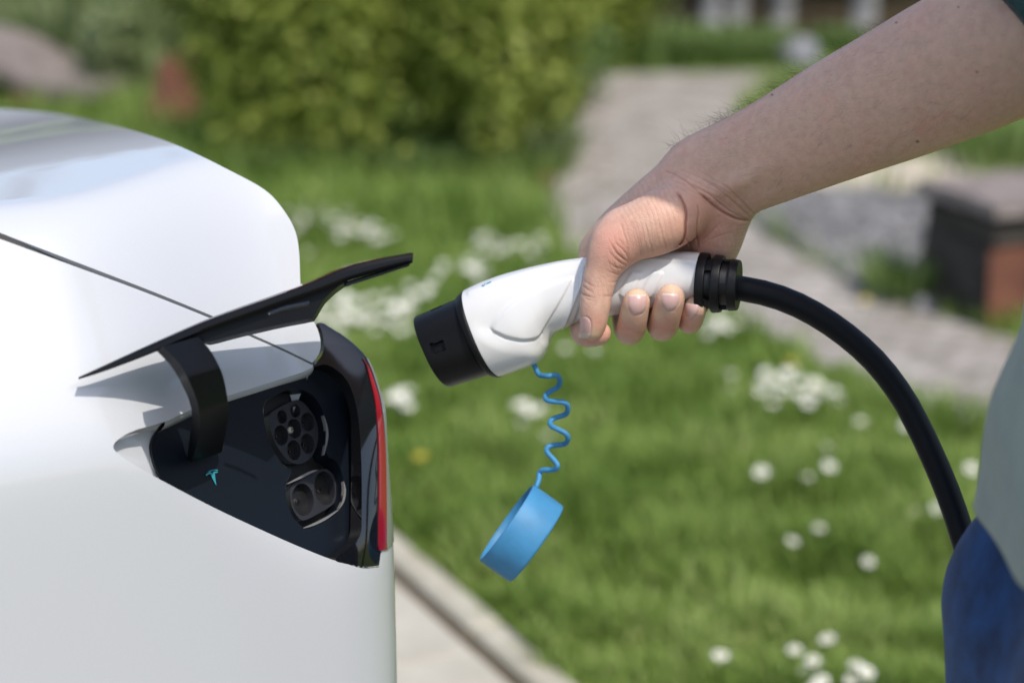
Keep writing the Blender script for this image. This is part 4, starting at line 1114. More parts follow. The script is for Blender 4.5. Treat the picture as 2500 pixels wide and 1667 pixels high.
# blue print near the flange
pr = MB()
for poly in ([(485, 690), (492, 675), (500, 683), (506, 668), (516, 668), (508, 682), (500, 690)], [(516, 676), (524, 664), (548, 655), (552, 660), (532, 672), (530, 668), (522, 678)]):
    vo, tri, li = cdt([np.array(poly, float)], 4)
    px = Z3(vo[:, 0], vo[:, 1])
    pr.add(np.stack([px[0], px[1]], 1), tri)
bvh_h = BVHTree.FromPolygons([Vector(p) for p in hand_grip.data.vertices[:] and [v.co for v in hand_grip.data.vertices]], [tuple(p.vertices) for p in hand_grip.data.polygons])
def cast(bvh, u, v, off=0.0003):
    r_ = Vector(ray(float(u), float(v))); h = bvh.ray_cast(Vector(CO), r_.normalized())
    if h[0] is None: return None
    return np.array(h[0] - r_.normalized() * off)
pv = [cast(bvh_h, a_, b_) for a_, b_ in np.vstack(pr.v)]
if all(x is not None for x in pv): mk('print', pv, pr.f, M['blue_print'], plug, smooth=False)

# --- black cable gland: collars joined by ribs round an inner sleeve
gland = None
def gring(x0, x1, yc0, yc1, h0, h1, mat, name, dep=0.93, parent=plug, inset=0.0):
    """collar between z3 x0..x1; centre yc, half height h (z3 px)"""
    tb = []
    for f_, k in ((0, 0.955), (0.06, 1.0), (0.94, 1.0), (1, 0.955)):
        x = x0 + (x1 - x0) * f_; yc = yc0 + (yc1 - yc0) * f_; h = (h0 + (h1 - h0) * f_) * k
        tb.append((x + 0.075 * h, yc - h, x - 0.075 * h, yc + h, h / 2.767 / 3136 * dep))
    V, _s = loft(tb, 14, 96, 2.1)
    F = grid_faces(14, 96, False, True) + [tuple(range(96)), tuple(range(13 * 96, 14 * 96))]
    return autosmooth(mk(name, V.reshape(-1, 3), F, mat, parent), 40)
gland = gring(1955, 2215, 655, 683, 158, 140, M['deep_black'], 'cable_gland')
gring(1955, 2012, 663, 667, 204, 203, M['black_plastic'], 'gland_collar', parent=gland)
gring(2056, 2112, 671, 674, 198, 192, M['black_plastic'], 'gland_collar', parent=gland)
gring(2166, 2222, 679, 682, 176, 170, M['black_plastic'], 'gland_collar', parent=gland)
for x0, x1, yc, h, ph0 in ((2004, 2062, 669, 192, 0.9), (2106, 2172, 677, 171, 0.2)):
    for k in range(4):
        aa = ph0 + k * math.pi / 2 + np.linspace(-0.22, 0.22, 7); vv_ = []
        for rr in (1.0, 0.86):
            for x in (x0, x1):
                for a_ in aa:
                    cz = -math.cos(a_) * h * rr; dz = -math.sin(a_) * h * rr / 2.767 / 3136 * 0.93
                    uv = Z3(x - 0.075 * cz, yc + cz); vv_.append(P(uv[0], uv[1], plugD(uv[0])) + TV * dz)
        f = [(i, i + 1, 7 + i + 1, 7 + i) for i in range(6)] + [(14 + i, 21 + i, 21 + i + 1, 14 + i + 1) for i in range(6)]
        f += [(0, 7, 21, 14), (6, 20, 27, 13)] + [(i, 14 + i, 14 + i + 1, i + 1) for i in range(6)] + [(7 + i, 7 + i + 1, 21 + i + 1, 21 + i) for i in range(6)]
        autosmooth(mk('gland_rib', vv_, f, M['black_plastic'], gland), 40)
# --- cable
cab = crom([(1770, 699), (1802, 703), (1880, 719), (1963, 752), (2050, 806), (2135, 880), (2200, 964), (2237, 1030), (2274, 1107), (2311, 1194), (2339, 1274), (2375, 1400), (2395, 1560), (2400, 1800), (2380, 2200)], 10)
cD = np.interp(cab[:, 0], [1770, 1900, 2200, 2340, 2400], [1.528, 1.53, 1.535, 1.53, 1.52])
path = P(cab[:, 0], cab[:, 1], cD)
endp = path[-1]
g = np.array([endp + (np.array([0.75, 1.75, 0.012]) - endp) * t + np.array([0, 0, -0.06 * math.sin(t * math.pi)]) for t in np.linspace(0.1, 1, 14)])
g2 = np.array([[0.75 + 0.25 * k, 1.75 + 0.12 * math.sin(k), 0.011] for k in range(1, 9)])
path = resample(crom(np.vstack([path[::4], g, g2]), 5), 240)
tube('cable', path, 0.0097, M['cable'], plug, 28)
# --- blue coil strap
def Z6(x, y): return (1100 + x / 2.6125, 850 + y / 2.6125)
cp = np.array([(522, 82), (532, 102), (552, 150), (572, 172), (620, 177), (672, 172), (694, 192), (696, 225), (680, 250), (630, 280), (606, 303), (610, 328), (640, 338), (715, 344), (744, 362), (746, 400), (728, 424), (665, 445), (637, 465), (640, 492), (670, 510), (730, 540), (749, 570), (740, 600), (715, 613), (645, 620), (615, 637), (618, 665), (660, 712), (682, 745), (672, 768), (640, 775), (590, 776), (568, 795), (563, 835), (552, 870), (543, 890)], float)
dz = np.array([0, 0, 0, 0, -1, -1, -.6, 0, .6, 1, .7, 0, -.6, -1, -.7, 0, .6, 1, .7, 0, -.6, -1, -.7, 0, .6, 1, .7, 0, -.6, -1, -.7, 0, .6, 1, .5, 0, 0]) * 0.006
sp = crom(np.column_stack([cp, dz]), 6)
sxy = Z6(sp[:, 0], sp[:, 1])
Dst = 1.572
strap = tube('strap', P(sxy[0], sxy[1], Dst + sp[:, 2]), 0.0021, M['blue_rubber'], plug, 14)
# --- blue cap
oc = np.array(Z6(357, 1110)); ec = np.array(Z6(552, 1250))
Oc = P(oc[0], oc[1], Dst + 0.002); Ec = P(ec[0], ec[1], Dst + 0.0026)
axc = Ec - Oc; clen = np.linalg.norm(axc); axc /= clen
e1 = P(*Z6(545, 880), Dst) - P(*Z6(170, 1340), Dst); e1 -= axc * (e1 @ axc); Rcap = np.linalg.norm(e1) / 2; e1 /= np.linalg.norm(e1)
e2 = np.cross(axc, e1)
prof = [(0.945, 0.004), (0.945, 0.0005), (0.965, -0.0003), (0.99, 0.0), (1.0, 0.001), (1.005, clen * 0.5), (1.0, clen * 0.93), (0.99, clen * 0.975), (0.96, clen), (0.90, clen * 1.005), (0.02, clen * 1.01)]
inner = [(0.02, clen * 0.92), (0.90, clen * 0.92), (0.93, clen * 0.88), (0.94, clen * 0.4)]
pr_ = inner + prof
nA = 96; V = []
for k in range(nA):
    a_ = 2 * math.pi * k / nA
    for r_, y_ in pr_: V.append(Oc + axc * y_ + Rcap * r_ * (math.cos(a_) * e1 + math.sin(a_) * e2))
cap = autosmooth(mk('protective_cap', V, grid_faces(nA, len(pr_), True, False), M['blue_rubber'], plug), 50)
# ================================================================== the person (arm, hand, clothed body)
def surface_nets(sdf, lo, hi, h, cs=32):
    lo = np.asarray(lo, float); hi = np.asarray(hi, float)
    nc = np.ceil((hi - lo) / (h * cs)).astype(int)
    NX, NY, NZ = (nc * cs + 1)
    cellv = {}; keys = []; verts = []; quads = []
    off = np.array([(i, j, k) for i in (0, 1) for j in (0, 1) for k in (0, 1)])
    ax = np.arange(cs + 1)
    gi, gj, gk = np.meshgrid(ax, ax, ax, indexing='ij')
    base = np.stack([gi, gj, gk], -1).reshape(-1, 3)
    cg = np.arange(cs // 4) * 4 + 2.0
    cbase = np.stack(np.meshgrid(cg, cg, cg, indexing='ij'), -1).reshape(-1, 3)
    rad = h * cs * 0.87 + 0.004
    ii, jj, kk = np.meshgrid(np.arange(nc[0]), np.arange(nc[1]), np.arange(nc[2]), indexing='ij')
    cells = np.stack([ii.ravel(), jj.ravel(), kk.ravel()], 1)
    cen = lo + (cells + 0.5) * cs * h
    dc = sdf(cen, None)
    cells = cells[np.abs(dc) < rad]; cen = cen[np.abs(dc) < rad]
    eds = [(0, (1, 0, 0)), (1, (0, 1, 0)), (2, (0, 0, 1))]
    allk = []; allv = []; allq = []
    for c, ce in zip(cells, cen):
        o = c * cs
        dcs = sdf(lo + (cbase + o) * h, ce).reshape(cs // 4, cs // 4, cs // 4)
        near = np.abs(dcs) < 4 * h * 0.87 + 0.0022
        if not near.any(): continue
        d = np.full((cs + 1,) * 3, 1.0)
        big_ = np.repeat(np.repeat(np.repeat(np.where(dcs < 0, -1.0, 1.0), 4, 0), 4, 1), 4, 2)
        d[:cs, :cs, :cs] = big_; d[cs, :cs, :cs] = big_[-1]; d[:, cs, :cs] = d[:, cs - 1, :cs]; d[:, :, cs] = d[:, :, cs - 1]
        mask = np.zeros((cs + 1,) * 3, bool)
        for ci, cj, ck in np.argwhere(near): mask[4 * ci:4 * ci + 5, 4 * cj:4 * cj + 5, 4 * ck:4 * ck + 5] = True
        mk_ = mask.ravel()
        d.reshape(-1)[mk_] = sdf(lo + (base[mk_] + o) * h, ce)
        neg = d < 0
        if neg.all() or not neg.any(): continue
        # cell vertices
        s = np.zeros((cs, cs, cs), int)
        for i, j, k in off: s += neg[i:cs + i, j:cs + j, k:cs + k]
        act = np.argwhere((s > 0) & (s < 8))
        acc = np.zeros((len(act), 3)); cnt = np.zeros(len(act))
        for a in range(8):
            for axx in range(3):
                pa = off[a]
                if pa[axx] == 1: continue
                pb = pa.copy(); pb[axx] = 1
                ia = act + pa; ib = act + pb
                da = d[ia[:, 0], ia[:, 1], ia[:, 2]]; db = d[ib[:, 0], ib[:, 1], ib[:, 2]]
                x = (da < 0) != (db < 0)
                t = np.where(x, da / np.where(x, da - db, 1), 0)
                acc += np.where(x[:, None], pa + t[:, None] * (pb - pa), 0); cnt += x
        vv = lo + (act + o + acc / cnt[:, None]) * h
        ga = act + o
        allk.append((ga[:, 0] * NY + ga[:, 1]) * NZ + ga[:, 2]); allv.append(vv)
        # edges owned by this chunk (start node in [0,cs))
        for axx in range(3):
            sl0 = [slice(0, cs)] * 3; sl1 = [slice(0, cs)] * 3; sl1[axx] = slice(1, cs + 1)
            n0 = neg[tuple(sl0)]; n1 = neg[tuple(sl1)]
            e = np.argwhere(n0 != n1)
            if not len(e): continue
            fl = n0[e[:, 0], e[:, 1], e[:, 2]]
            ge = e + o
            b1, b2 = [(1, 2), (2, 0), (0, 1)][axx]
            q = []
            for d1, d2 in ((0, 0), (-1, 0), (-1, -1), (0, -1)):
                g = ge.copy(); g[:, b1] += d1; g[:, b2] += d2
                q.append((g[:, 0] * NY + g[:, 1]) * NZ + g[:, 2])
            q = np.stack(q, 1)
            q[fl] = q[fl][:, ::-1]
            allq.append(q[:, ::-1])
    K = np.concatenate(allk); Vv = np.vstack(allv); Q = np.vstack(allq)
    o = np.argsort(K); K = K[o]; Vv = Vv[o]
    idx = np.searchsorted(K, Q.ravel()); idx = np.clip(idx, 0, len(K) - 1)
    ok = (K[idx] == Q.ravel()).reshape(Q.shape).all(1)
    return Vv, idx.reshape(Q.shape)[ok]

def smin(a, b, k):
    h = np.maximum(k - np.abs(a - b), 0) / k
    return np.minimum(a, b) - h * h * k * 0.25
class Cone:
    def __init__(s, a, ra, b, rb):
        s.a = np.asarray(a, float); s.b = np.asarray(b, float); s.ra, s.rb = ra, rb
        s.ab = s.b - s.a; s.l2 = s.ab @ s.ab; s.c = (s.a + s.b) / 2; s.R = math.sqrt(s.l2) / 2 + max(ra, rb)
    def __call__(s, p):
        t = np.clip(((p - s.a) @ s.ab) / s.l2, 0, 1)
        q = p - s.a - t[:, None] * s.ab
        t2 = t * t * (3 - 2 * t) * 0.5 + t * 0.5
        return np.sqrt((q * q).sum(1)) - (s.ra + (s.rb - s.ra) * t2)
class Ell:
    def __init__(s, c, ax, r):
        s.c = np.asarray(c, float); s.M = np.asarray(ax, float); s.r = np.asarray(r, float); s.R = max(r)
    def __call__(s, p):
        q = (p - s.c) @ s.M.T
        k0 = np.sqrt(((q / s.r) ** 2).sum(1)); k1 = np.sqrt(((q / s.r ** 2) ** 2).sum(1)) + 1e-9
        return k0 * (k0 - 1) / k1
class Limb:
    """straight-axis limb with smoothly varying elliptic section; st rows: t(m), half width, half depth, side offset"""
    def __init__(s, a, b, wdir, st):
        s.a = np.asarray(a, float); ax = np.asarray(b, float) - s.a; s.ax = ax / np.linalg.norm(ax)
        s.w = wdir - s.ax * (wdir @ s.ax); s.w /= np.linalg.norm(s.w); s.dd = np.cross(s.ax, s.w)
        s.st = crom(np.asarray(st, float), 12)
        t0, t1 = s.st[0, 0], s.st[-1, 0]; s.t0, s.t1 = t0, t1
        s.c = s.a + s.ax * (t0 + t1) / 2; s.R = (t1 - t0) / 2 + s.st[:, 1].max()
    def __call__(s, p):
        q = p - s.a; t = q @ s.ax; tc = np.clip(t, s.t0, s.t1)
        W = np.interp(tc, s.st[:, 0], s.st[:, 1]); Dp = np.interp(tc, s.st[:, 0], s.st[:, 2]); o = np.interp(tc, s.st[:, 0], s.st[:, 3])
        x = q @ s.w - o; y = q @ s.dd; z = (t - tc)
        k0 = np.sqrt((x / W) ** 2 + (y / Dp) ** 2 + (z / Dp) ** 2); k1 = np.sqrt((x / W ** 2) ** 2 + (y / Dp ** 2) ** 2 + (z / Dp ** 2) ** 2) + 1e-9
        return k0 * (k0 - 1) / k1
class Sweep:
    """smooth tapering limb along a spline; k = how much flatter it is along direction d"""
    def __init__(s, pts, n=6, k=1.0, d=None):
        a = crom(np.asarray(pts, float), n); s.p = a[:, :3]; s.r = a[:, 3]; s.k = k; s.d = d
        s.c = (s.p.min(0) + s.p.max(0)) / 2; s.R = np.linalg.norm(s.p - s.c, axis=1).max() + s.r.max()
        if d is not None: s.pt = s.p + (k - 1) * (s.p @ d)[:, None] * d
        else: s.pt = s.p
        s.ce = None
    def local(s, ce, m):
        """segments near a chunk"""
        dd = np.linalg.norm(s.p - ce, axis=1) - s.r
        ok = np.where(dd < m)[0]
        if not len(ok): return None
        return range(max(0, ok[0] - 1), min(len(s.p) - 1, ok[-1] + 1))
    def __call__(s, p, segs=None):
        q = p if s.d is None else p + (s.k - 1) * (p @ s.d)[:, None] * s.d
        best = None
        for i in (segs if segs is not None else range(len(s.pt) - 1)):
            ab = s.pt[i + 1] - s.pt[i]; l2 = ab @ ab + 1e-12
            w = q - s.pt[i]
            t = np.clip((w @ ab) / l2, 0, 1)
            w = w - t[:, None] * ab
            d = np.sqrt((w * w).sum(1)) - (s.r[i] + (s.r[i + 1] - s.r[i]) * t)
            best = d if best is None else np.minimum(best, d)
        return best / s.k ** 0.5
def HP(u, v, D): return P(float(u), float(v), float(D))
def chain(pts):
    """pts: (u, v, D, radius in mm)"""
    return [Cone(HP(*a[:3]), a[3] / 1000, HP(*b[:3]), b[3] / 1000) for a, b in zip(pts[:-1], pts[1:])]
mm = 0.001
def sweep(pts, n=6, k=1.0, d=None):
    return [Sweep([(*HP(*a[:3]), a[3] / 1000) for a in pts], n, k, d)]
def edge_sweep(pts, n=5, k=1.0, d=None):
    """(edge u, edge v, inward angle deg, D, radius mm): limb whose outline passes the edge points"""
    out = []
    for u, v, ang, D, r_ in pts:
        f_ = r_ / 1000 * FPX / D
        out.append((u + f_ * math.cos(R(ang)), v + f_ * math.sin(R(ang)), D, r_))
    return sweep(out, n, k, d)
FD = CF / np.linalg.norm(CF)
_wr = HP(1716, 452, 1.540); _el = HP(2600, 50, 1.39)
_pd = HP(1716 + .407 * 100, 452 + .914 * 100, 1.54) - _wr
_L = np.linalg.norm(_el - _wr)
def _limbrow(u, v, D, hw, dp):
    c_ = HP(u, v, D); ax = (_el - _wr) / _L; t = (c_ - _wr) @ ax
    w_ = _pd - ax * (_pd @ ax); w_ /= np.linalg.norm(w_)
    return (t, hw / 1000, dp / 1000, (c_ - _wr) @ w_)
G_arm = [Limb(_wr, _el, _pd, [_limbrow(*r_) for r_ in ((1716, 453, 1.538, 35.5, 24), (1790, 415, 1.525, 36.8, 26), (1900, 363, 1.503, 40.0, 29), (2030, 300, 1.478, 44.8, 34), (2170, 236, 1.450, 49.2, 39), (2318, 167, 1.424, 53.2, 43), (2450, 108, 1.405, 54, 45), (2600, 50, 1.39, 53, 46), (2800, -20, 1.37, 52, 46))])]
G_palm = edge_sweep([(1835, 285, 64, 1.527, 14), (1690, 342, 60, 1.545, 22), (1599, 409, 50, 1.548, 25), (1549, 451, 47, 1.553, 26), (1504, 492, 43, 1.558, 25), (1472, 522, 38, 1.562, 22.5), (1442, 562, 30, 1.567, 19.5), (1423, 592, 18, 1.571, 17.5), (1414, 622, 5, 1.576, 15.5)])
G_palm += sweep([(1712, 455, 1.552, 22), (1610, 545, 1.570, 19.5), (1512, 632, 1.587, 15.5)]) + sweep([(1728, 480, 1.555, 20), (1660, 565, 1.573, 17.5), (1590, 642, 1.590, 14.5)])
G_palm += sweep([(1745, 500, 1.555, 20), (1705, 580, 1.572, 17), (1662, 650, 1.588, 12.5)])
G_palm += sweep([(1766, 500, 1.543, 19), (1760, 535, 1.543, 21.5), (1748, 585, 1.549, 20.5), (1740, 632, 1.566, 16)])
G_then = sweep([(1700, 480, 1.532, 20), (1650, 522, 1.521, 23.5), (1600, 547, 1.517, 24.0), (1545, 570, 1.516, 20.8), (1510, 592, 1.516, 17.6), (1494, 608, 1.516, 15.3)])
G_thumb = sweep([(1496, 608, 1.516, 15.0), (1474, 650, 1.517, 13.6), (1460, 700, 1.518, 12.3), (1453, 745, 1.519, 11.7), (1449, 780, 1.5215, 10.8), (1446, 799, 1.523, 9.4), (1446, 803, 1.5235, 8.9)])
G_web = sweep([(1512, 568, 1.525, 15), (1486, 590, 1.545, 14), (1468, 622, 1.562, 13.5)])
fing = dict(
    index=sweep([(1462, 640, 1.587, 13.0), (1436, 720, 1.598, 12.2), (1428, 775, 1.592, 11.6), (1424, 805, 1.570, 10.8), (1433, 815, 1.546, 10.2), (1456, 814, 1.534, 9.6), (1463, 813, 1.532, 9.0)]),
    middle=sweep([(1512, 640, 1.594, 13.0), (1524, 720, 1.603, 12.2), (1531, 785, 1.592, 11.8), (1536, 806, 1.568, 11.5), (1541, 800, 1.539, 11.3), (1546, 775, 1.525, 11.0), (1552, 745, 1.517, 10.6), (1554, 737, 1.5155, 10.2)]),
    ring=sweep([(1592, 645, 1.594, 12.6), (1602, 715, 1.602, 12.0), (1610, 775, 1.592, 11.6), (1616, 797, 1.568, 11.5), (1621, 791, 1.539, 11.5), (1628, 762, 1.523, 11.4), (1635, 735, 1.515, 11.1), (1637, 728, 1.5135, 10.7)]),
    pinky=sweep([(1662, 655, 1.591, 11.0), (1670, 715, 1.596, 10.2), (1677, 765, 1.588, 9.6), (1682, 784, 1.566, 9.5), (1687, 782, 1.543, 9.3), (1692, 768, 1.532, 9.1), (1698, 753, 1.525, 8.8), (1699, 750, 1.5245, 8.5)]))
G_tend = sweep([(1745, 470, 1.5165, 6), (1800, 445, 1.503, 6), (1850, 418, 1.495, 5.6), (1920, 385, 1.483, 4.5)])
def Z4(pts): return np.array([(1350 + x / 3.266, 400 + y / 3.266) for x, y in pts])
creases = []   # polyline (photo px), depth mm, width px
def cr(pts, d, w): creases.append((crom(Z4(pts), 4) if len(pts) > 2 else Z4(pts), d, w))
cr([(990, 230), (1040, 320), (1062, 400), (1056, 480), (1052, 560), (1030, 620), (975, 665)], 2.6, 3.2)
cr([(1150, 330), (1162, 400), (1150, 470), (1145, 560), (1160, 660)], 1.0, 2.0)
cr([(1058, 590), (1090, 640), (1100, 690)], 0.9, 2.0)
cr([(1340, 460), (1250, 555), (1150, 640)], 0.5, 1.6)
cr([(1430, 540), (1300, 585), (1160, 650)], 0.5, 1.6)
cr([(1170, 235), (1290, 340), (1400, 410), (1480, 440), (1570, 452)], 1.9, 3.4)
cr([(1120, 170), (1240, 240), (1350, 330), (1450, 400), (1560, 440)], 0.8, 2.2)
cr([(1200, 130), (1330, 210), (1450, 310), (1570, 420)], 0.55, 2.0)
cr([(1350, 160), (1450, 240), (1600, 390)], 0.7, 2.2)
cr([(900, 60), (1000, 100), (1100, 170), (1170, 240)], 0.7, 2.4)
for x in (545, 640, 735, 850): cr([(x, 470), (x + 25, 560), (x + 50, 660), (x + 62, 745 - (x - 545) * 0.12)], 0.45, 1.5)
cr([(470, 640), (500, 700), (545, 745), (600, 782)], 0.9, 2.0)
cr([(500, 630), (550, 680), (590, 730), (602, 775)], 0.8, 1.8)
cr([(455, 700), (500, 760), (560, 800), (580, 805)], 0.7, 1.8)
cr([(520, 600), (575, 660), (600, 740)], 0.5, 1.5)
cr([(440, 780), (500, 825), (570, 835)], 0.5, 1.5)
cr([(430, 850), (500, 880), (555, 880)], 0.4, 1.5)
cr([(212, 990), (240, 1040), (300, 1062), (330, 1060)], 0.7, 1.8)
cr([(222, 950), (270, 1000), (330, 1030)], 0.6, 1.6)
cr([(225, 1030), (265, 1075), (320, 1090)], 0.5, 1.6)
cr([(232, 915), (280, 955), (340, 985)], 0.5, 1.6)
cr([(400, 1050), (440, 1056), (485, 1048)], 0.6, 1.7)
cr([(430, 935), (480, 945), (535, 930)], 0.4, 1.5)
r2 = random.Random(3)
for k in range(9):       # heel of the hand, small ridges at the edge
    y = 490 + 28 * k; cr([(1470 - k * 4, y + 6), (1510 - k * 5, y + 2), (1560 - k * 6, y - 10)], 0.5, 1.5)
for (x, y, s_) in ((560, 1310, 1), (640, 1335, 1), (800, 1300, 1), (880, 1320, 1)):
    cr([(x, y), (x + 40, y + 10), (x + 85, y + 4)], 0.25, 1.5)
# grooves round the nails
nails = dict(
    thumb=[(238, 1218), (272, 1222), (298, 1250), (306, 1300), (298, 1355), (284, 1382), (248, 1392), (206, 1380), (212, 1330), (222, 1270)],
    middle=[(602, 1052), (640, 1044), (700, 1042), (741, 1048), (747, 1100), (740, 1150), (712, 1190), (660, 1202), (622, 1180), (604, 1130)],
    ring=[(868, 1038), (920, 1034), (965, 1040), (1006, 1050), (1002, 1100), (975, 1152), (935, 1170), (893, 1152), (868, 1100)],
    pinky=[(1060, 1112), (1100, 1110), (1160, 1125), (1158, 1165), (1135, 1210), (1100, 1232), (1065, 1205), (1054, 1160)])
for k, v in nails.items():
    q = v[3:] if k != 'thumb' else v[:6]
    cr(q, 0.55, 1.8)
def arm_sdf(p, ce):
    n = len(p)
    def grp(prims, k, d0=None):
        d = d0
        for c in prims:
            if ce is not None and np.linalg.norm(c.c - ce) > c.R + 0.045: continue
            if isinstance(c, Sweep) and ce is not None:
                sg = c.local(ce, 0.045)
                if sg is None or len(sg) == 0: continue
                x = c(p, sg)
            else: x = c(p)
            d = x if d is None else smin(d, x, k)
        return d
    arm = grp(G_arm, .022)
    palm = grp(G_palm, .014)
    big = lambda d: np.full(n, 1.0) if d is None else d
    d = smin(big(arm), big(palm), .016)
    th = big(grp(G_then, .012)); d = smin(d, th, .0085)
    d = smin(d, big(grp(G_web, .01)), .014)
    td = big(grp(G_tend, .008)); d = smin(d, td, .008)
    base = d
    out = smin(base, big(grp(G_thumb, .008)), .011)
    for f_ in fing.values():
        x = big(grp(f_, .006))
        out = np.minimum(out, smin(base, x, .008)) if True else out
        out = np.minimum(out, x)
    near = np.abs(out) < 0.004
    if ce is not None and near.any():
        u, v, D = proj(p[near])
        ok = D < 1.552
        px = np.stack([u, v], 1); add = np.zeros(len(px))
        mid = px.mean(0)
        for pl, dep_, w in creases:
            lo_, hi_ = pl.min(0) - 12, pl.max(0) + 12
            sel = ok & (px > lo_).all(1) & (px < hi_).all(1)
            if sel.any():
                dist = segdist(px[sel], pl)
                L = np.linalg.norm(px[sel] - pl[0], axis=1); L2 = np.linalg.norm(px[sel] - pl[-1], axis=1)
                fade = np.clip(np.minimum(L, L2) / 14, 0.15, 1)
                add[sel] = np.maximum(add[sel], dep_ * mm * np.exp(-(dist / w) ** 2) * fade)
        out[near] += add
    return out
HV = 0.0008
Va, Qa = surface_nets(arm_sdf, (0.02, 1.25, 0.80), (0.45, 1.66, 1.36), HV)
# tint attributes: crease colour and blood in the tips
def crease_attr(V):
    u, v, D = proj(V); px = np.stack([u, v], 1); a = np.zeros(len(V)); ok = D < 1.552
    for pl, dep_, w in creases:
        sel = ok & (px > pl.min(0) - 9).all(1) & (px < pl.max(0) + 9).all(1)
        if sel.any(): a[sel] = np.maximum(a[sel], min(1, dep_ / 1.2) * np.exp(-(segdist(px[sel], pl) / (w * 0.9)) ** 2))
    return a
def mask_attr(V, poly, soft=18):
    u, v, D = proj(V); px = np.stack([u, v], 1); pl = crom(Z4(poly), 4, True); a = np.zeros(len(V))
    sel = (D < 1.56) & (px > pl.min(0)).all(1) & (px < pl.max(0)).all(1)
    if sel.any(): a[sel] = np.where(inpoly(px[sel], pl), sstep(segdist(px[sel], pl, True) / soft), 0)
    return a
def blush_attr(V):
    b = np.zeros(len(V))
    for c_, r_ in ((HP(1546, 800, 1.525), .012), (HP(1625, 795, 1.522), .013), (HP(1690, 788, 1.53), .010), (HP(1465, 815, 1.53), .012), (HP(1456, 800, 1.51), .010), (HP(1690, 560, 1.52), .03), (HP(1700, 600, 1.53), .02), (HP(1500, 600, 1.50), .02)):
        b = np.maximum(b, np.exp(-(np.linalg.norm(V - c_, axis=1) / r_) ** 2))
    return b
def skin_mat():
    m, nt, b = new_mat('skin')
    f1 = tnoise(nt, 14, 4, 0.6); f2 = tnoise(nt, 170, 4); f3 = tnoise(nt, 55, 3)
    c = ramp(nt, f1, [(0.30, (0.651, 0.348, 0.255)), (0.45, (0.605, 0.387, 0.283)), (0.58, (0.614, 0.413, 0.300)), (0.70, (0.660, 0.335, 0.247))])
    c = mixc(nt, 0.35, c, ramp(nt, f3, [(0.35, (0.530, 0.339, 0.251)), (0.65, (0.707, 0.405, 0.312))]))
    c = mixc(nt, 0.30, c, ramp(nt, f2, [(0.35, (0.493, 0.287, 0.211)), (0.65, (0.725, 0.479, 0.356))]))
    def scaled(a, k):
        n = nt.nodes.new('ShaderNodeMath'); n.operation = 'MULTIPLY'; nt.links.new(a, n.inputs[0])
        if isinstance(k, (int, float)): n.inputs[1].default_value = k
        else: nt.links.new(k, n.inputs[1])
        return n.outputs[0]
    c = mixc(nt, scaled(attr(nt, 'blush'), 0.65), c, (0.68, 0.29, 0.22))
    c = mixc(nt, scaled(attr(nt, 'pale'), 0.7), c, (0.74, 0.55, 0.36))
    c = mixc(nt, scaled(attr(nt, 'crease'), 0.55), c, (0.30, 0.11, 0.08))
    # fine skin folds: bands across the thumb ball and the wrist
    geo = nt.nodes.new('ShaderNodeNewGeometry')
    def folds_h(e, freq, wob, nscale):
        d = nt.nodes.new('ShaderNodeVectorMath'); d.operation = 'DOT_PRODUCT'; nt.links.new(geo.outputs['Position'], d.inputs[0]); d.inputs[1].default_value = tuple(float(x) * freq for x in e)
        nz = tnoise(nt, nscale, 3); w_ = nt.nodes.new('ShaderNodeMath'); w_.operation = 'MULTIPLY_ADD'; nt.links.new(nz, w_.inputs[0]); w_.inputs[1].default_value = wob; nt.links.new(d.outputs['Value'], w_.inputs[2])
        sn = nt.nodes.new('ShaderNodeMath'); sn.operation = 'SINE'; nt.links.new(w_.outputs[0], sn.inputs[0])
        ab = nt.nodes.new('ShaderNodeMath'); ab.operation = 'ABSOLUTE'; nt.links.new(sn.outputs[0], ab.inputs[0])
        pw = nt.nodes.new('ShaderNodeMath'); pw.operation = 'POWER'; nt.links.new(ab.outputs[0], pw.inputs[0]); pw.inputs[1].default_value = 0.4
        iv = nt.nodes.new('ShaderNodeMath'); iv.operation = 'SUBTRACT'; iv.inputs[0].default_value = 1; nt.links.new(pw.outputs[0], iv.inputs[1])
        return iv.outputs[0]
    e1 = CX * 0.93 - CU * -0.30; e2 = CX * -0.52 - CU * 0.85
    h1 = scaled(folds_h(e1, 900, 9, 30), attr(nt, 'thenar')); h2 = scaled(folds_h(e2, 850, 9, 30), attr(nt, 'wrist'))
    hs = nt.nodes.new('ShaderNodeMath'); hs.operation = 'ADD'; nt.links.new(h1, hs.inputs[0]); nt.links.new(h2, hs.inputs[1])
    c = mixc(nt, scaled(hs.outputs[0], 0.30), c, (0.36, 0.155, 0.115))
    c = mixc(nt, scaled(attr(nt, 'mole'), 0.8), c, (0.16, 0.075, 0.05))
    nt.links.new(c, b.inputs['Base Color'])
    setp(b, rough=0.5, sss=0.35, sssr=(1.0, 0.35, 0.2), ssss=0.0035, spec=0.35)
    vo = nt.nodes.new('ShaderNodeTexVoronoi'); vo.inputs['Scale'].default_value = 750
    tc = nt.nodes.new('ShaderNodeTexCoord'); nt.links.new(tc.outputs['Object'], vo.inputs['Vector'])
    b1 = nt.nodes.new('ShaderNodeBump'); b1.inputs['Strength'].default_value = 0.3; b1.inputs['Distance'].default_value = 0.0006
    nt.links.new(vo.outputs['Distance'], b1.inputs['Height'])
    b2 = nt.nodes.new('ShaderNodeBump'); b2.invert = True; b2.inputs['Strength'].default_value = 0.26; b2.inputs['Distance'].default_value = 0.0008
    nt.links.new(hs.outputs[0], b2.inputs['Height']); nt.links.new(b1.outputs[0], b2.inputs['Normal'])
    nt.links.new(b2.outputs[0], b.inputs['Normal'])
    return m
M['skin'] = skin_mat()
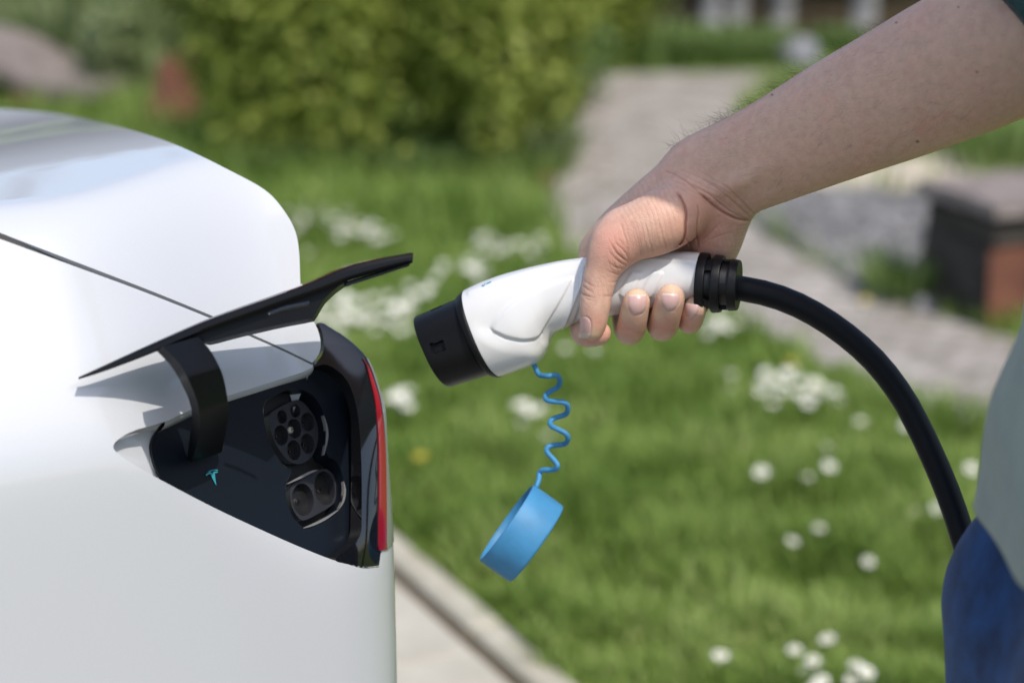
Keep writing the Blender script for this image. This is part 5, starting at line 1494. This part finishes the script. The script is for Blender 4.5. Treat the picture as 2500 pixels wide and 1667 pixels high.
M['nail'] = simple('fingernail', (0.62, 0.39, 0.35), 0.28, sss=0.2, sssr=(1, .4, .25), ssss=0.002, coat=0.25, coatr=0.2)
M['nail_tip'] = simple('nail_edge', (0.66, 0.55, 0.45), 0.35)
M['cuticle'] = simple('dry_cuticle', (0.62, 0.46, 0.40), 0.6)
M['hair'] = simple('arm_hair', (0.045, 0.028, 0.016), 0.5)
def fabric(name, dark, light, scale, bs, wave=None):
    m, nt, b = new_mat(name)
    f = tnoise(nt, scale, 4, 0.6)
    nt.links.new(ramp(nt, f, [(0.3, dark), (0.7, light)]), b.inputs['Base Color']); setp(b, rough=0.95, spec=0.15, sheen=0.15)
    bump(nt, b, tnoise(nt, bs, 3), 0.5, 0.0008)
    return m
M['shirt'] = fabric('sage_green_jersey', (0.245, 0.28, 0.235), (0.29, 0.325, 0.27), 45, 900)
M['cuff'] = fabric('dark_green_rib_knit', (0.025, 0.055, 0.05), (0.045, 0.085, 0.08), 300, 900)
M['denim'] = fabric('blue_denim', (0.0025, 0.018, 0.065), (0.011, 0.062, 0.19), 38, 1400)
M['shoe'] = simple('dark_shoe_leather', (0.03, 0.025, 0.02), 0.6)

person = thing('person', (0.42, 1.16, 0), 'person in a sage green shirt and blue jeans gripping the charging plug', 'person')
# coarse hidden body: torso, neck, head, upper arm
ELB = HP(2515, 82, 1.40); SHO = ELB + 0.25 * (0.79 * CX + 0.61 * CU - 0.15 * CF); HEAD = np.array([0.340, 1.257, 1.665])
I3 = np.eye(3)
B_t = [Limb((0.45, 1.14, 0.95), (0.47, 1.15, 1.42), np.array([0, 1.0, 0]), [(0, .165, .105, 0), (.2, .165, .11, 0), (.35, .17, .105, 0), (.46, .15, .09, 0)]),
       Cone((0.47, 1.16, 1.40), .062, HEAD + [.03, -.01, -.06], .057), Ell(HEAD + [0.01, 0, 0.025], I3, (.098, .078, .095)), Ell(HEAD + [-0.04, 0, -0.05], I3, (.045, .048, .05)),
       Cone(HEAD + [-0.08, 0, 0.01], .008, HEAD + [-0.095, 0, -0.02], .011), Ell(HEAD + [0.0, 0.078, -0.01], I3, (.016, .010, .03)), Ell(HEAD + [0.0, -0.078, -0.01], I3, (.016, .010, .03)),
       Cone((0.50, 1.15, 1.40), .06, SHO, .055), Cone(SHO, .052, ELB + (SHO - ELB) * 0.1, .040), Cone((0.50, 1.15, 1.40), .06, (0.52, 0.99, 1.42), .055), Cone((0.52, 0.99, 1.42), .05, (0.60, 0.96, 1.15), .042), Cone((0.60, 0.96, 1.15), .040, (0.62, 1.0, 0.95), .03), Ell((0.62, 1.01, 0.90), I3, (.03, .02, .05))]
def body_sdf(p, ce):
    d = None
    for c in B_t:
        x = c(p); d = x if d is None else smin(d, x, .03)
    return d
Vb, Qb = surface_nets(body_sdf, (0.2, 0.8, 0.78), (0.85, 1.5, 1.75), 0.008)
Vall = np.vstack([Va, Vb]); Qall = np.vstack([Qa, Qb + len(Va)])
crs = np.concatenate([crease_attr(Va), np.zeros(len(Vb))]); bls = np.concatenate([blush_attr(Va), np.zeros(len(Vb))])
uA, vA, dA = proj(Vall); mole = np.zeros(len(Vall))
for mu, mv, mr in ((1885, 232, 3.2), (2385, 176, 3.4), (2240, 346, 4.2), (2188, 56, 3.0), (2340, 18, 2.6)):
    mole = np.maximum(mole, sstep((mr * 1.6 - np.hypot(uA - mu, (vA - mv) * 1.3)) / mr) * (np.arange(len(Vall)) < len(Va)))
def pad(a): return np.concatenate([a, np.zeros(len(Vb))])
pale = np.zeros(len(Va))
for c_, r_ in ((HP(1553, 710, 1.509), .0075), (HP(1637, 700, 1.508), .006), (HP(1700, 735, 1.520), .006), (HP(1446, 812, 1.515), .006), (HP(1522, 760, 1.515), .006), (HP(1600, 770, 1.515), .006)):
    pale = np.maximum(pale, np.exp(-(np.linalg.norm(Va - c_, axis=1) / r_) ** 2))
then_m = mask_attr(Va, [(520, 170), (700, 60), (900, 60), (1020, 180), (1050, 400), (1000, 600), (900, 680), (700, 730), (560, 640), (480, 480)], 24) * 0.8
then_m = np.maximum(then_m, mask_attr(Va, [(440, 560), (560, 600), (610, 760), (590, 830), (500, 900), (420, 800)], 14))
then_m = np.maximum(then_m, 0.6 * mask_attr(Va, [(205, 900), (330, 880), (480, 940), (480, 1080), (330, 1120), (205, 1080)], 12))
wrist_m = mask_attr(Va, [(900, 60), (1080, 20), (1300, 60), (1560, 250), (1640, 400), (1560, 470), (1380, 440), (1180, 330), (1000, 250)], 24)
heel_m = 0.5 * mask_attr(Va, [(1080, 330), (1200, 330), (1400, 450), (1540, 480), (1500, 700), (1200, 690), (1080, 560)], 24)
body = fastmesh('body', Vall, Qall, M['skin'], person, {'crease': crs, 'blush': bls, 'mole': mole, 'pale': pad(pale), 'thenar': pad(np.maximum(then_m, heel_m)), 'wrist': pad(wrist_m)}, smooth=True)
bvh_a = BVHTree.FromPolygons(Va.tolist(), Qa.tolist())
# nails
for nm, pl in nails.items():
    loopn = crom(Z4(pl), 4, True)
    vo, tri, li = cdt([loopn], 2.6)
    e = segdist(vo, loopn, True)
    pts = []
    for (u, v), ed in zip(vo, e):
        h = cast(bvh_a, u, v, 0.00028 + 0.00025 * min(1, ed / 4)); pts.append(h)
    if any(x is None for x in pts): continue
    pts = np.array(pts)
    free = (lambda px: px[:, 1] > 400 + 1350 / 3.266) if nm == 'thumb' else (lambda px: px[:, 1] < loopn[:, 1].min() + 4.5)
    cen = vo[tri].mean(1)
    o = fastmesh('fingernail', pts, tri, None, body, smooth=True, mats=[M['nail'], M['nail_tip']], midx=free(cen).astype(int))
# arm hair
hr = MB(); g = random.Random(9)
def strand(p, n, along, L, r_):
    d = n * g.uniform(0.35, 0.8) + along * g.uniform(0.5, 1.1) + np.array([g.gauss(0, .3) for _ in range(3)]); d /= np.linalg.norm(d)
    bend = along * 0.6 - n * 0.5 + np.array([g.gauss(0, .5) for _ in range(3)])
    pts = [p + d * L * t + bend * L * 0.45 * t * t for t in (0, .3, .6, .85, 1)]
    v, f = tube_vf(pts, np.array([1, .9, .75, .5, .2]) * r_, 3, False); hr.add(v, f)
fu = (HP(1716, 453, 1.538) - HP(2450, 108, 1.405)); fu /= np.linalg.norm(fu)
edge = crom([(1640, 368), (1683, 332), (1740, 292), (1797, 255), (1874, 218), (1950, 178), (2027, 136), (2100, 100), (2190, 40)], 10)
n_out = -0.44 * CX + 0.88 * CU
for k in range(430):
    i = g.randrange(len(edge)); u, v = edge[i]; dens_ = 1.0 if 1740 < u < 1960 else 0.38
    if g.random() > dens_: continue
    # root on the silhouette: step inwards until the ray meets the arm
    for st in range(0, 40, 2):
        uu_, vv_ = u + 0.45 * (st - 8), v + 0.89 * (st - 8)
        h = bvh_a.ray_cast(Vector(CO), Vector(ray(float(uu_), float(vv_))).normalized())
        if h[0] is not None: break
    if h[0] is None: continue
    L = g.uniform(.005, .015); a0 = fu * g.uniform(-0.3, 1.1) + n_out * g.uniform(0.45, 1.0) - CF * g.uniform(-0.3, 0.4); a0 /= np.linalg.norm(a0)
    bend = fu * g.uniform(0.1, 0.9) - n_out * g.uniform(0.0, 0.7) + np.array([g.gauss(0, .35) for _ in range(3)])
    p_ = np.array(h[0]); pts = [p_ + a0 * L * t + bend * L * 0.5 * t * t for t in (0, .3, .6, .85, 1)]
    v_, f_ = tube_vf(pts, np.array([1, .9, .75, .5, .2]) * 0.00006, 3, False); hr.add(v_, f_)
for k in range(520):
    t = g.random(); u = 1700 + 760 * t; v = 452 - 330 * t + g.gauss(0, 70 + 40 * t)
    if v > 452 - 330 * t + 60: L = g.uniform(.004, .010)
    else: L = g.uniform(.002, .006)
    h = bvh_a.ray_cast(Vector(CO), Vector(ray(float(u), float(v))).normalized())
    if h[0] is None or h[0].y > 1.56: continue
    n_ = np.array(h[1]); n_ = n_ if n_ @ (CO - np.array(h[0])) > 0 else -n_
    strand(np.array(h[0]), n_ * 0.5, fu, L, 0.00004)
tag(hr.build('arm_hair', M['hair'], body), kind='stuff')
# shirt
def folds(p): return 0.004 * np.sin(p[:, 2] * 60 + 9 * p[:, 1] * 3 + 2 * np.sin(p[:, 1] * 25)) * 0.6 + 0.003 * np.sin(p[:, 1] * 45 + p[:, 2] * 20)
SH = [Limb((0.443, 1.13, 0.93), (0.475, 1.15, 1.40), np.array([0, 1.0, 0]), [(0, .215, .155, 0), (.06, .213, .155, 0), (.15, .205, .145, 0), (.3, .195, .128, 0), (.42, .175, .112, 0), (.48, .13, .09, 0)]),
      Cone((0.50, 1.15, 1.38), .085, SHO, .072), Cone(SHO, .068, ELB + (SHO - ELB) * 0.12, .058), Cone((0.50, 1.15, 1.38), .085, (0.52, 0.99, 1.40), .07), Cone((0.52, 0.99, 1.40), .068, (0.57, 0.97, 1.24), .064)]
HEM = 0.960
cuff_n = (ELB - SHO) / np.linalg.norm(ELB - SHO)
def shirt_sdf(p, ce):
    d = None
    for c in SH:
        x = c(p)
        if c is SH[2]: x = np.maximum(x, (p - ELB) @ cuff_n - 0.002)
        d = x if d is None else smin(d, x, .04)
    d = d + folds(p)
    d = np.maximum(d, HEM - p[:, 2] + 0.006 * np.sin(p[:, 1] * 18))
    d = np.maximum(d, p[:, 2] - 1.475)
    return d
Vs, Qs = surface_nets(shirt_sdf, (0.2, 0.75, 0.9), (0.85, 1.55, 1.55), 0.006)
fastmesh('shirt', Vs, Qs, M['shirt'], person, smooth=True)
cn = cuff_n; cc0 = ELB + cn * 0.002
pth = np.linspace(cc0 - cn * 0.022, cc0 + cn * 0.004, 6)
tube('sleeve_cuff', pth, np.array([.059, .0625, .063, .063, .0625, .059]), M['cuff'], person, 48)
# jeans
JE = [Limb((0.45, 1.13, 0.70), (0.45, 1.13, 1.05), np.array([0, 1.0, 0]), [(0.05, .17, .10, 0), (.12, .185, .135, 0), (.2, .185, .130, 0), (.3, .185, .125, 0)])]
for yy in (1.035, 1.235):
    JE += [Cone((0.400, yy, 0.87), .108, (0.418, yy, 0.50), .078), Cone((0.418, yy, 0.50), .076, (0.44, yy, 0.09), .062)]
def jeans_sdf(p, ce):
    d = None
    for c in JE:
        x = c(p); d = x if d is None else smin(d, x, .05)
    d = d + 0.5 * folds(p * [1, 1, .6])
    d = np.maximum(d, p[:, 2] - 1.03); d = np.maximum(d, 0.05 - p[:, 2])
    return d
Vj, Qj = surface_nets(jeans_sdf, (0.2, 0.85, 0.0), (0.72, 1.45, 1.06), 0.007)
fastmesh('jeans', Vj, Qj, M['denim'], person, smooth=True)
for yy in (1.035, 1.235):
    sh_ = [Ell((0.40, yy, 0.035), I3, (.145, .048, .045)), Ell((0.47, yy, 0.06), I3, (.07, .045, .06))]
    def shoe_sdf(p, ce): return np.maximum(smin(sh_[0](p), sh_[1](p), .03), 0.006 - p[:, 2])
    v_, q_ = surface_nets(shoe_sdf, (0.2, yy - 0.1, -0.02), (0.62, yy + 0.1, 0.16), 0.008)
    fastmesh('shoe', v_, q_, M['shoe'], person, smooth=True)
